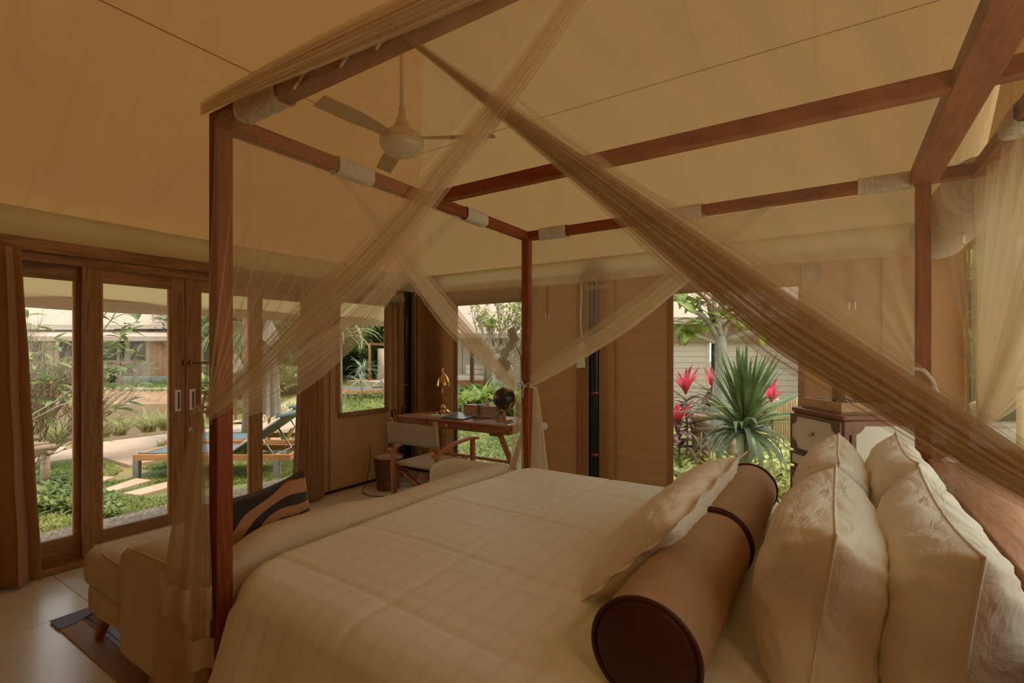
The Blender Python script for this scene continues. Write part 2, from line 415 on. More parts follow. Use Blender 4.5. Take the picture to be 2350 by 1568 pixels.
# --- far wall (wall_back)
wb = sempty('wall_back', 'brown canvas wall with sewn horizontal tucks at the far side', 'wall')
W1 = (-3.69, -2.73, .06, 1.985); W2 = (-1.215, -.25, .06, 1.965)
tuck_wall('canvas_panel', 'y', YB, XA-.09, -2.06, 0, ZE-.12, [W1], -1, wb)
tuck_wall('canvas_panel', 'y', YB, -1.88, XD, 0, ZE-.12, [W2], -1, wb)
# wall beyond the pole gap stays dark: a black strip is set behind it
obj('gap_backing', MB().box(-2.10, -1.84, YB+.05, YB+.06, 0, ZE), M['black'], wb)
for x in (-2.06, -1.88, -4.37):
    obj('edge_fold', MB().box(x-.035, x+.035, YB-.035, YB-.010, 0, ZE-.1), M['wallcanvas'], wb, bevel=.008)
for x in (-2.15, -1.75, .28, -4.20):
    obj('piping_seam', MB().tube([(x, YB-.014, .02), (x+.004, YB-.016, 1.2), (x, YB-.014, ZE-.2)], .008, 6), M['wallcanvas'], wb)
def window_trim(parent, x0, x1, z0, z1, y):
    for a, b, c, d in ((x0-.05,x0,z0,z1),(x1,x1+.05,z0,z1)):
        obj('window_border', MB().box(a, b, y-.012, y+.004, c, d), M['wallcanvas'], parent, bevel=.004)
    obj('window_border', MB().box(x0-.05, x1+.05, y-.012, y+.004, z0-.05, z0), M['wallcanvas'], parent, bevel=.004)
for i, W in enumerate((W1, W2)):
    wn = sempty('window_%d' % (i+1), ['tall clear window in the far wall behind the desk', 'tall clear window in the far wall facing the spiky palm'][i], 'window')
    window_trim(wn, *W, YB)
    obj('pane', MB().box(W[0], W[1], YB+.006, YB+.010, W[2], W[3]), M['glass'], wn)
# poles in the gaps of the canvas
def tentpole(label, x, y):
    t = thing('tent_pole', label, 'pole', (x, y, 0))
    obj('pole', MB().tube([(x,y,0),(x,y,ZE-.02)], .032, 16), M['black'], t, smooth=True)
    M.setdefault('copper', surf('copper', (.30,.09,.03), rough=.4, metal=.6))
    for z in (.45, 1.05):
        obj('joint_ring', MB().lathe([(.034,-.012),(.036,0),(.034,.012)], (x,y,z), 16), M['copper'], t, smooth=True)
    return t
tentpole('dark round tent pole in the gap between the two far wall panels', -1.97, YB+.0)
tentpole('dark round tent pole in the corner beside the writing desk', -4.38, YB-.15)
obj('corner_backing', MB().box(XA-.1, -3.9, YB+.04, YB+.05, 0, ZE), M['black'], wb)  # black sheets set behind the corner gap
obj('corner_backing', MB().box(XA-.1, XA-.09, 4.15, YB+.05, 0, ZE), M['black'], wb)

# --- glass side (wall_left): canvas part with its window
wl = sempty('wall_left', 'brown canvas wall part between the glass doors and the corner', 'wall')
W3 = (3.36, 3.97, .815, 1.97)
tuck_wall('canvas_panel', 'x', XA, 3.10, 4.22, 0, ZE-.12, [W3], 1, wl)
obj('edge_fold', MB().box(XA-.01, XA+.03, 4.17, 4.25, 0, ZE-.1), M['wallcanvas'], wl, bevel=.01)
obj('piping_seam', MB().tube([(XA+.016,4.09,.02),(XA+.018,4.09,1.2),(XA+.016,4.09,ZE-.2)], .007, 6), M['wallcanvas'], wl)
obj('piping_seam', MB().tube([(XA+.016,3.22,.02),(XA+.018,3.225,1.2),(XA+.016,3.22,ZE-.2)], .007, 6), M['wallcanvas'], wl)
obj('bottom_hem', MB().tube([(XA+.02,3.10,.02),(XA+.022,3.4,.022),(XA+.02,4.22,.02)], .014, 8), M['black'], wl)
wn = sempty('window_3', 'small square window in the canvas wall left of the desk', 'window')
obj('pane', MB().box(XA-.012, XA-.008, W3[0], W3[1], W3[2], W3[3]), M['glass'], wn)
obj('sill', MB().tube([(XA+.022,W3[0]-.03,W3[2]-.025),(XA+.024,3.66,W3[2]-.03),(XA+.022,W3[1]+.02,W3[2]-.025)], .026, 10), M['wallcanvas'], wn, smooth=True)
for y in (W3[0]-.025, W3[1]+.025):
    obj('window_border', MB().box(XA-.004, XA+.012, y-.025, y+.025, W3[2], W3[3]), M['wallcanvas'], wn, bevel=.004)

# --- headboard side (wall_right): gable with a wide mesh opening, open poles of the veranda outside
wr = sempty('wall_right', 'canvas side wall behind the headboard with a wide mesh opening', 'wall')
tuck_wall('canvas_panel', 'x', XD, YC, YB, 0, ZE-.12, [(.9, 4.40, .25, 2.12)], -1, wr)
obj('gable', MB().add([(XD,YC,ZE-.14),(XD,YB,ZE-.14),(XD,ry,RZ)], [(0,1,2)]), M['canvas'], wr)
M['mesh'] = net('mesh', (.45,.42,.28), .22, .08)
obj('insect_mesh', MB().add([(XD+.004,.9,.25),(XD+.004,4.40,.25),(XD+.004,4.40,2.12),(XD+.004,.9,2.12)], [(0,1,2,3)]), M['mesh'], wr)
# --- wall behind the camera closed off and darkened to dim the near bed
wf = sempty('wall_front', 'closed dark canvas wall behind the viewer', 'wall')
tuck_wall('canvas_panel', 'y', YC, XA, XD, 0, RZ-.05, [], 1, wf).data.materials[0] = M['dark_cloth']

# rolled blinds above the windows
def blind(label, a, b, r, inward, buckle_at=(), flap=0):
    if r > .01: M['wallcanvas'], keep = M['valance'], M['wallcanvas']
    else: keep = None
    a, b = Vector(a), Vector(b); d = (b-a).normalized()
    t = thing('rolled_blind', label, 'blind', (a+b)/2, 0, 'rolled canvas blinds above the windows')
    n = 40; pts = [a+(b-a)*i/n for i in range(n+1)]
    rr = [r*(1+.06*math.sin(i*1.9)+(.05 if i in (0,n) else 0)) for i in range(n+1)]
    obj('roll', MB().tube(pts, rr, 20), M['wallcanvas'], t, smooth=False, autos=True)
    # spiral seen at the ends
    for e, s in ((a,-1),(b,1)):
        sp = []
        for k in range(60):
            q = k*.33; rad = r*(.15+.8*k/60)
            side = d.cross(Vector((0,0,1)))
            sp.append(e + d*s*.003 + side*rad*math.cos(q) + Vector((0,0,1))*rad*math.sin(q))
        obj('roll_edge', MB().tube(sp, .003, 5), M['seam'], t)
    inw = Vector(inward)
    for q in buckle_at:
        p = a+(b-a)*q
        lp = [p+inw*(r*1.08)*math.sin(k*math.pi/8)+Vector((0,0,1))*(r*1.08)*math.cos(k*math.pi/8) for k in range(9)]
        mb = MB()
        for k in range(8): mb.bar(lp[k], lp[k+1], .03, .004, up=inw if k in (0,7) else (0,0,1))
        mb = MB().tube(lp, .004, 6); 
        mb2 = MB()
        for s in (-1,1): mb2.tube([x+d*s*.012 for x in lp], .004, 6)
        st = obj('strap', mb2, M['wallcanvas'], t)
        bz = lp[-1]+inw*.01
        fr = [bz+d*.018+Vector((0,0,-.0)), bz+d*.018+Vector((0,0,-.05)), bz-d*.018+Vector((0,0,-.05)), bz-d*.018, bz+d*.018]
        obj('buckle', MB().tube(fr, .003, 6), M['chrome'], st)
    if keep: M['wallcanvas'] = keep
    return t
blind('rolled canvas blind with strap above the window behind the desk', (-3.86,YB-.09,2.055), (-2.60,YB-.09,2.05), .075, (0,-1,0), (.1,))
blind('rolled canvas blind above the window with the spiky palm outside', (-1.36,YB-.09,2.045), (-.10,YB-.09,2.045), .075, (0,-1,0), (.16,.9))
blind('rolled canvas blind above the small window left of the desk', (XA+.10,3.28,2.06), (XA+.10,4.12,2.06), .062, (1,0,0), (.92,))
blind('thick rolled canvas blind hanging behind the net above the headboard', (XD-.14,3.30,2.26), (XD-.16,4.38,2.24), .15, (-1,0,0), (.3,))
# loose strap loops with buckles on the far wall
for k, (x, z0, z1, lb) in enumerate(((-3.90, 2.12, 1.80, 'buckled canvas strap hanging left of the window behind the desk'), (-2.48, 2.12, 1.83, 'buckled canvas strap hanging right of the window behind the desk'),
                     (.10, 2.14, 1.80, 'buckled canvas strap hanging between the palm window and the bed post'))):
    t = thing('hanging_strap', lb, 'strap', (x, YB-.03, z0))
    obj('webbing', MB().box(x-.013, x+.013, YB-.032, YB-.027, z1, z0), M['wallcanvas'], t)
    fr = [(x+.018,YB-.036,z1+.02),(x+.02,YB-.036,z1-.035),(x-.02,YB-.036,z1-.035),(x-.018,YB-.036,z1+.02),(x+.018,YB-.036,z1+.02)]
    obj('buckle', MB().tube(fr, .0035, 6), M['chrome'], t)
for k, (x, lb) in enumerate(((-4.02, 'pole clamp strap at the top of the corner pole'), (-1.93, 'pole clamp strap at the top of the middle pole'))):
    t = thing('pole_clamp', lb, 'clamp', (x, YB-.07, 2.06))
    obj('strap', MB().box(x-.13, x+.13, YB-.075, YB-.06, 2.05, 2.09), M['valance'], t, bevel=.004)
    fr = [(x-.11,YB-.08,2.045),(x-.03,YB-.08,2.045),(x-.03,YB-.08,2.095),(x-.11,YB-.08,2.095),(x-.11,YB-.08,2.045)]
    obj('buckle', MB().tube(fr, .004, 6), M['brass'], t)
# white cord with weight in the gap
t = thing('pull_cord', 'white pull cord with a cloth tassel hanging by the middle tent pole', 'cord', (-2.02, YB-.09, 2.1))
obj('cord', MB().tube([(-2.07+.006*math.sin(i), YB-.10, 2.12-.07*i) for i in range(9)], .006, 6), M['linen'], t, smooth=True)
obj('tassel', MB().prism([(-2.12,YB-.10,1.29),(-2.03,YB-.10,1.30),(-2.045,YB-.10,1.52),(-2.07,YB-.10,1.57),(-2.10,YB-.10,1.50)], (0,.012,0)), M['linen'], t, bevel=.004)

# ------------------------------------------------------------------ glass doors
HZ0, HZ1 = 2.055, 2.175
struct(obj('trim_1', MB().box(XA-.03, XA+.06, YC, 3.22, HZ0+.035, HZ1), M['door_y'], bevel=.006, origin=(XA,1,HZ1)), 'brown teak header beam above the glass doors', 'beam')
struct(obj('trim_2', MB().box(XA-.07, XA+.035, YC, 3.12, HZ0-.025, HZ0+.035), M['door_y'], bevel=.004, origin=(XA,1,HZ0)), 'inner teak door head rail', 'rail')
struct(obj('trim_3', MB().box(XA-.11, XA+.075, YC, 3.12, 0.002, .045), M['door_y'], bevel=.006, origin=(XA,1,0)), 'teak sill rail below the glass doors', 'rail')
def leaf_door(n, y0, y1, x, label, hw0=.075, hw1=.075, bot=.155, top=.10, plates=(), lock=None):
    t = sempty('door_%d' % n, label, 'door', (x, (y0+y1)/2, 0))
    d = .022
    for a, b in ((y0, y0+hw0), (y1-hw1, y1)):
        obj('stile', MB().box(x-d, x+d, a, b, .045, HZ0-.02), M['door_z'], t, bevel=.003)
    obj('top_rail', MB().box(x-d+.001, x+d-.001, y0+hw0, y1-hw1, HZ0-.02-top, HZ0-.02), M['door_y'], t)
    obj('bottom_rail', MB().box(x-d+.001, x+d-.001, y0+hw0, y1-hw1, .045, .045+bot), M['door_y'], t)
    obj('pane', MB().box(x-.003, x+.003, y0+hw0, y1-hw1, .045+bot, HZ0-.02-top), M['glass'], t)
    for (ya, yb, za, zb) in ((y0+hw0,y0+hw0+.012,.045+bot,HZ0-.02-top),(y1-hw1-.012,y1-hw1,.045+bot,HZ0-.02-top)):
        obj('glazing_bead', MB().box(x-.012, x+.014, ya, yb, za, zb), M['orange_wood'], t)
    for yp in plates:
        pl = obj('recessed_pull', MB().box(x+d-.002, x+d+.003, yp-.022, yp+.022, .985, 1.155), M['steel_plate'], t, bevel=.002)
        obj('pull_slot', MB().box(x+d+.002, x+d+.0045, yp-.002, yp+.014, 1.005, 1.135), M['bronze'], pl)
    if lock is not None:
        lk = obj('lock', MB().lathe([(.030,0),(.030,.004),(.022,.008),(.020,.009)], (x+d,lock,.83), 20, axis='x'), M['steel_plate'], t, smooth=True)
        obj('keyhole', MB().box(x+d+.009, x+d+.011, lock-.006, lock+.006, .828, .832), M['bronze'], lk)
    return t
def ya(px): return GX(px, 900, XA).y
tuck_wall('canvas_panel', 'x', XA, YC, .42, 0, ZE-.12, [], 1, wl)
leaf_door(1, .40, ya(186)+.01, XA-.045, 'teak sliding glass door leaf half behind the curtain', hw1=.03)
leaf_door(2, ya(186), ya(421), XA, 'teak glass door leaf in the middle with a recessed steel pull', hw0=ya(231)-ya(187), hw1=ya(421)-ya(389), plates=(ya(405),))
leaf_door(3, ya(423), ya(600), XA, 'teak glass door leaf with lock and bolt beside the net', hw0=ya(457)-ya(423), hw1=ya(600)-ya(572), plates=(ya(438),), lock=ya(437))
leaf_door(4, ya(590), 3.10, XA-.045, 'teak glass door leaf behind the right curtain', hw0=.05)
# barrel bolt on the meeting stiles
bt = thing('slide_bolt', 'aged brass slide bolt across the two meeting door stiles', 'bolt', (XA+.03, ya(425), 1.36))
yb_ = ya(418)
obj('bolt_plate', MB().box(XA+.022, XA+.030, yb_-.008, yb_+.05, 1.345, 1.385), M['bronze'], bt, bevel=.003)
for q in (0, .045): obj('keeper', MB().lathe([(.013,-.006),(.016,0),(.013,.006)], (XA+.038, yb_+q, 1.365), 14, axis='y'), M['brass'], bt, smooth=True)
obj('bolt_rod', MB().tube([(XA+.038, yb_-.01, 1.365), (XA+.038, yb_+.22, 1.362)], .005, 8), M['bronze'], bt)
obj('bolt_loop', MB().tube([(XA+.040, yb_+.13,1.37),(XA+.042, yb_+.215,1.37),(XA+.042, yb_+.225,1.362),(XA+.042, yb_+.215,1.353),(XA+.040, yb_+.13,1.353)], .003, 6), M['bronze'], bt)

# ------------------------------------------------------------------ curtains
def curtain(label, y0t, y1t, y0b, y1b, folds, zt, zb, amp=.06, xo=.12, edge_flare=0, tab=None):
    def f(u, v):
        z = zt+(zb-zt)*v; y = (y0t+(y1t-y0t)*u)*(1-v)+(y0b+(y1b-y0b)*u)*v
        a = amp*(.7+.5*v)
        ph = u*folds*2*math.pi
        x = XA+xo+a*math.sin(ph+.3*math.sin(3*v)) + .012*noise.noise(Vector((u*6, v*3, y0t)))
        y += .25*a*math.sin(2*ph+.5)+ .01*noise.noise(Vector((u*5, v*4, 3)))
        return Vector((x, y, z))
    c = obj('curtain', MB().grid(f, 26*folds, 50), M['drape'], smooth=True, solid=.004, origin=(XA+xo, (y0b+y1b)/2, zb))
    return tag(c, label, 'curtain', 'brown fabric curtains by the glass doors')
def yc(px, x=-4.20): return GX(px, 900, x).y
curtain('brown fabric curtain hanging at the outer edge of the doors', .55, yc(46), .45, yc(92), 4, 2.09, .015, amp=.045, xo=.13)
curtain('brown fabric curtain gathered between the glass doors and canvas wall', yc(690), yc(742), yc(668), yc(745), 3, 2.09, .02, amp=.05, xo=.12)
# ================================================================== THE BED
BX0, BX1, BX2, BY0, BY1 = -1.80, .335, .53, .90, 2.95; PT = 2.28; PS = .055
bed = thing('four_poster_bed', 'teak four-poster canopy bed with cane headboard in the middle of the tent', 'bed', ((BX0+BX1)/2, (BY0+BY1)/2, 0))
h = PS/2
for x, y in ((BX0,BY0),(BX0,BY1),(BX1,BY0),(BX1,BY1)):
    obj('post', MB().box(x-h, x+h, y-h, y+h, 0, PT), M['teak_z'], bed, bevel=.003)
for y in (BY0, BY1, 1.95):
    obj('canopy_rail', MB().box(BX0+(h if y != 1.95 else h), BX1-h, y-h+.002, y+h-.002, PT-.057, PT), M['teak_x'], bed, bevel=.002)
obj('canopy_rail', MB().box(BX0-h+.002, BX0+h-.002, BY0+h, BY1-h, PT-.057, PT), M['teak_y'], bed, bevel=.002)
obj('canopy_rail', MB().box(BX1-.05, BX1+.05, BY0-.2, BY1-h, PT-.062, PT+.002), M['teak_y'], bed, bevel=.002)
obj('canopy_rail', MB().box(BX1+h, BX2, BY1-h+.002, BY1+h-.002, PT-.057, PT), M['teak_x'], bed, bevel=.002)
obj('canopy_rail', MB().box(BX1+.05, BX2, 1.95-h+.002, 1.95+h-.002, PT-.057, PT), M['teak_x'], bed, bevel=.002)
obj('canopy_rail', MB().box(BX2-h, BX2+h, BY0, BY1+h, PT-.058, PT-.001), M['teak_y'], bed, bevel=.002)
# base frame
obj('side_rail', MB().box(BX0+.03, BX1, BY0+.02, BY0+.05, .2, .42), M['teak_x'], bed)
obj('side_rail', MB().box(BX0+.03, BX1, BY1-.05, BY1-.02, .2, .42), M['teak_x'], bed)
obj('foot_rail', MB().box(BX0-.015, BX0+.015, BY0+.03, BY1-.03, .2, .42), M['teak_y'], bed)
# headboard: ledge with cane bolster rolls on its face
obj('headboard_panel', MB().box(.345, .375, BY0, BY1+.02, .10, .925), M['shelf'], bed)
obj('headboard_shelf', MB().box(.345, XD-.03, BY0-.5, BY1-.0, .925, .965), M['shelf'], bed, bevel=.003)
obj('headboard_cheek', MB().box(.345, XD-.03, BY1, BY1+.03, .0, 1.03), M['shelf'], bed, bevel=.003)
obj('headboard_back', MB().box(XD-.03, XD-.015, BY0-.5, BY1, .0, 1.03), M['shelf'], bed)
M['cane'] = surf('cane', (.10,.03,.012), (.34,.15,.06), rough=.45, scale=60, p=(.4,.6))
def caneroll(u, v):        # woven cane bulging in front of the board
    y = BY0+.05+(BY1-.10-BY0)*u; a = math.pi*v
    n = int(u*160); b = .004*(1 if (n+int(v*14)) % 2 else -1)
    return Vector((.342-(.045+b)*math.sin(a), y, .62+.15*(-math.cos(a))*1.8))
obj('cane_panel', MB().grid(caneroll, 320, 28), M['cane'], bed)
obj('panel_cap', MB().lathe([(.005,-.012),(.05,-.010),(.055,.03),(.05,.04)], (.335,BY1-.07,.845), 18, axis='y'), M['leather_dark'], bed, smooth=True)

# duvet: quilted white bedspread over the mattress
MX0, MX1, MY0, MY1, MZ = -1.84, .33, .90, 2.93, .675
mt = thing('mattress', 'thick white mattress lying in the teak bed frame', 'mattress', ((MX0+MX1)/2,(MY0+MY1)/2,.38))
obj('cover', MB().box(MX0+.08, MX1-.01, MY0+.06, MY1-.05, .38, MZ-.06), M['linen'], mt, bevel=.05)
obj('bed_slats', MB().box(MX0+.08, MX1-.01, MY0+.06, MY1-.05, .34, .378), M['shelf'], bed)
M['duvet'] = None
def _duvet():
    m, n = _new('duvet'); b = _N(n, 'ShaderNodeBsdfPrincipled', Roughness=.62); o = n.nodes.new('ShaderNodeOutputMaterial')
    b.inputs['Specular IOR Level'].default_value = .25; b.inputs['Sheen Weight'].default_value = .15
    t = n.nodes.new('ShaderNodeTexCoord'); s = n.nodes.new('ShaderNodeSeparateXYZ'); n.links.new(t.outputs['Object'], s.inputs[0])
    def stripe(sock, period, duty):
        a = n.nodes.new('ShaderNodeMath'); a.operation = 'MULTIPLY'; a.inputs[1].default_value = 1/period; n.links.new(sock, a.inputs[0])
        f = n.nodes.new('ShaderNodeMath'); f.operation = 'FRACT'; n.links.new(a.outputs[0], f.inputs[0])
        g = n.nodes.new('ShaderNodeMath'); g.operation = 'LESS_THAN'; g.inputs[1].default_value = duty; n.links.new(f.outputs[0], g.inputs[0]); return g.outputs[0]
    s1 = stripe(s.outputs['X'], .088, .22); s2 = stripe(s.outputs['Y'], .19, .14)
    mx = n.nodes.new('ShaderNodeMath'); mx.operation = 'MAXIMUM'; n.links.new(s1, mx.inputs[0]); n.links.new(s2, mx.inputs[1])
    c = n.nodes.new('ShaderNodeMix'); c.data_type = 'RGBA'; c.inputs[6].default_value = (.87,.88,.73,1); c.inputs[7].default_value = (.83,.835,.69,1)
    n.links.new(mx.outputs[0], c.inputs[0]); n.links.new(c.outputs[2], b.inputs['Base Color'])
    ns = _N(n, 'ShaderNodeTexNoise', Scale=5, Detail=4); n.links.new(_coord(n, (.6,2.2,1)), ns.inputs['Vector'])
    bp = _N(n, 'ShaderNodeBump', Strength=.22, Distance=.03); n.links.new(ns.outputs['Fac'], bp.inputs['Height']); n.links.new(bp.outputs[0], b.inputs['Normal'])
    n.links.new(b.outputs[0], o.inputs[0]); return m
M['duvet'] = _duvet()
def duvet_fn(u, v):
    # u along x (foot to head), v across: near skirt, top, far skirt
    R = .10; top = MY1-MY0
    L = .56; tot = L+top+L; s = v*tot
    x = MX0+(MX1-MX0)*u
    if s < L-R*.0:
        q = (L-s)/L; y = MY0-.02-.20*q**1.1; z = MZ-.05-.54*q
        y += .035*q*math.sin(x*7)+.02*q*math.sin(x*17+1)
    elif s > L+top:
        q = (s-L-top)/L; y = MY1+.02+.05*q; z = MZ-.05-.5*q; y += .02*q*math.sin(x*8)
    else:
        q = (s-L)/top; y = MY0+(MY1-MY0)*q; z = MZ
        e = min(q, 1-q)*top
        if e < R: z -= .05*(1-math.sqrt(max(0,1-(1-e/R)**2)))
        z += .02*math.sin(math.pi*q)
    # foot end: rounded over and tucked
    df = (x-MX0)
    if df < .11: z -= .05*(1-df/.11)**2*(1 if z > .3 else .5)
    ec = min(y-.90, 2.93-y); x += .13*max(0, min(1, 1-ec/.24))**2*max(0, 1-df/.5)
    # quilting: joins at y and x lines, dimples
    if L < s < L+top:
        for yy in (1.07, 1.45, 1.95, 2.5):
            z -= .007*math.exp(-((y-yy-.02*math.sin(x*3))/.012)**2)
        z -= .006*math.exp(-((x+1.17+.02*math.sin(y*4))/.012)**2)+.004*math.exp(-((x+.62+.02*math.sin(y*3))/.012)**2)
        z += .006*noise.noise(Vector((x*3, y*3, 0)))+.010*noise.noise(Vector((x*1.1, y*1.4, 4)))
    else:
        y += .008*noise.noise(Vector((x*4, z*4, 2)))
    return Vector((x, y, z))
def duvet_end(u, v):   # foot end drop
    p = duvet_fn(0, .005+.99*u)
    return p + Vector((-.03*math.sin(math.pi*min(1,v*1.3)), 0, -max(0,(p.z-.25))*v))
db = MB().grid(duvet_fn, 220, 300); db.grid(duvet_end, 300, 8)
dv = tag(obj('duvet', db, M['duvet'], smooth=True, weld=True, origin=(-.7,1.9,.3)), 'cream quilted duvet with damask stripes spread over the bed', 'duvet')

# ------------------------------------------------------------------ cushions on the bed
def pillow_mesh(L, Hh, T, flange=.0, seed=0, pinch=.12, wrinkle=.012, nu=56, nv=40):
    """lies in the xy plane: length along y, height along z, thickness along x"""
    mb = MB()
    def side(sgn):
        def f(u, v):
            a = u*2-1; b = v*2-1
            # concave outline: corners stand out
            oy = a*L/2*(1-pinch*.5*(1-abs(b)**2)*abs(a)**3 + 0)
            oz = b*Hh/2*(1-pinch*(1-abs(a)**2)*abs(b)**3)
            t = (max(0,1-abs(a)**4.5)**.5)*(max(0,1-abs(b)**2.6)**.55)
            w_ = wrinkle*(noise.noise(Vector((oy*7+seed, oz*16, seed)))+.7*noise.noise(Vector((oy*19, oz*30+seed, 1))))*(t**.3)
            # creases radiating from the corners
            cr = wrinkle*1.6*math.sin((abs(a)-abs(b))*22+seed)*(abs(a*b))**1.5*t**.4
            return Vector((sgn*(T/2*t+w_*.9+cr*.5), oy, oz))
        return f
    mb.grid(side(1), nu, nv); mb.grid(side(-1), nu, nv)
    return mb
def pillow_border(L, Hh, pinch=.12, r=.004, n=80):
    pts = []
    for k in range(n+1):
        q = (k/n)*4; s = int(q) % 4; t = (q-int(q))*2-1
        a, b = ((t,-1),(1,t),(-t,1),(-1,-t))[s]
        pts.append(Vector((0, a*L/2*(1-pinch*.5*(1-abs(b)**2)*abs(a)**3), b*Hh/2*(1-pinch*(1-abs(a)**2)*abs(b)**3))))
    return pts
def pillow(label, c, L, Hh, T, tilt, yaw=0, roll=0, seed=0, mat='pillow', flange=0, group=None, wrinkle=.012, pinch=.12):
    t = thing('pillow', label, 'pillow', c, 0, group)
    t.rotation_euler = (roll, tilt, yaw)
    mb = pillow_mesh(L, Hh, T, seed=seed, wrinkle=wrinkle, pinch=pinch)
    obj('cover', mb, M[mat], t, smooth=True, local=True, weld=True)
    pts = pillow_border(L, Hh, pinch)
    if flange:
        N = len(pts)
        def f(u, v):
            p = pts[min(N-1, int(round(u*(N-1))))]; d = Vector((0, p.y/(L/2), p.z/(Hh/2)))
            d = Vector((0, math.copysign(min(1,abs(d.y))**6, d.y), math.copysign(min(1,abs(d.z))**6, d.z)))
            return p*(1-.012) + d*flange*v + Vector((.006*math.sin(u*90)*v, 0, 0))
        obj('flange', MB().grid(f, N-1, 3), M[mat], t, smooth=True, solid=.004, local=True)
    else:
        obj('seam_edge', MB().tube(pts, .003, 5), M[mat], t, smooth=True, local=True)
    return t
pillow('cream pillow with a wide flange leaning on the brown bolsters', (-.535, 1.99, .80), 1.16, .42, .20, .78, 0, 0, 3, flange=.045, wrinkle=.010, pinch=.06)
G = 'cream pillows standing against the headboard'
pillow('cream pillow in the front row nearest the viewer', (-.03, 1.58, .86), .76, .44, .29, .14, 0, 0, 11, group=G, wrinkle=.013)
pillow('cream pillow in the front row behind the far bolster', (-.02, 2.33, .865), .72, .44, .26, .14, 0, 0, 5, group=G, wrinkle=.013)
pillow('cream pillow in the back row on the viewer side of the headboard', (.19, 1.55, .87), .80, .46, .24, .10, 0, 0, 21, group=G, wrinkle=.013)
pillow('cream pillow in the back row at the far end of the headboard', (.19, 2.32, .88), .72, .46, .22, .10, 0, 0, 17, group=G, wrinkle=.013)
def bolster(label, y0, y1, x=-.355, z=.785, r=.118):
    t = thing('bolster', label, 'bolster', (x, (y0+y1)/2, z), 0, 'brown bolsters lying across the bed')
    def f(u, v):
        y = y0+(y1-y0)*v; a = 2*math.pi*u
        e = min(v, 1-v)*(y1-y0)
        rr = r*(1-.05*math.exp(-e/.03)) + .003*noise.noise(Vector((math.cos(a)*2, math.sin(a)*2, y*7)))
        return Vector((x+rr*1.04*math.cos(a), y, z+rr*math.sin(a)))
    obj('cover', MB().grid(f, 48, 60), M['bolster'], t, smooth=True, weld=True)
    for y, s in ((y0,-1),(y1,1)):
        obj('end_disc', MB().lathe([(0,s*.016),(r*.5,s*.014),(r*.9,s*.006),(r*.985,0),(r*.95,-s*.02)], (x,y,z), 48, axis='y'), M['leather_dark'], t, smooth=True)
        pts = [(x+r*1.03*math.cos(q*math.pi/24), y, z+r*1.0*math.sin(q*math.pi/24)) for q in range(49)]
        obj('piping', MB().tube(pts, .0055, 7), M['black'] if False else M['leather_dark'], t, smooth=True)
    return t
bolster('brown bolster with dark leather end disc nearest the viewer', 1.08, 1.82)
bolster('brown bolster further back on the bed', 1.845, 2.66)

# ------------------------------------------------------------------ cloth sleeves that hold the net on the rails
def sleeve(label, a, b):
    a, b = Vector(a), Vector(b); d = (b-a).normalized(); n = 34
    def ring(p, k):
        w_ = .036+.002*math.sin(k*1.7); hh = .038+.0015*math.sin(k*2.3)
        r = d.cross(Vector((0,0,1))).normalized(); up = Vector((0,0,1)); out = []
        for q in range(16):
            t = 2*math.pi*(q+.5)/16; cx, sx = math.cos(t), math.sin(t)
            m = max(abs(cx), abs(sx))**.75
            out.append(p+r*w_*cx/m+up*hh*sx/m)
        return out
    vs = []; 
    for k in range(n+1): vs += ring(a+(b-a)*k/n, k)
    fs = [(i*16+k, i*16+(k+1)%16, (i+1)*16+(k+1)%16, (i+1)*16+k) for i in range(n) for k in range(16)]
    o = obj('cloth_sleeve', MB().add(vs, fs), M['sleeve'], smooth=True, origin=tuple((a+b)/2))
    return tag(o, label, 'sleeve', 'white cloth sleeves around the canopy rails')
RZc = PT-.029
def onx(px, y): # x on the rail at depth y for a pixel column
    return GY(px, 300, y).x
def ony(px, x): return GX(px, 300, x).y
sleeve('white cloth sleeve on the near canopy rail beside the nearest post', (onx(560,BY0),BY0,RZc), (onx(655,BY0),BY0,RZc))
sleeve('white cloth sleeve on the foot rail, the nearer one', (BX0,ony(768,BX0),RZc), (BX0,ony(848,BX0),RZc))
sleeve('white cloth sleeve on the foot rail, the further one', (BX0,ony(1064,BX0),RZc), (BX0,ony(1110,BX0),RZc))
sleeve('white cloth sleeve on the far rail beside the far foot post', (onx(1242,BY1),BY1,RZc), (onx(1303,BY1),BY1,RZc))
sleeve('white cloth sleeve on the far rail behind the crossing net', (onx(1528,BY1),BY1,RZc), (onx(1613,BY1),BY1,RZc))
sleeve('white cloth sleeve on the far rail beside the head post', (onx(1968,BY1),BY1,RZc), (onx(2094,BY1),BY1,RZc))
sleeve('white cloth sleeve on the rear rail above the headboard', (BX2,2.30,RZc), (BX2,2.48,RZc))

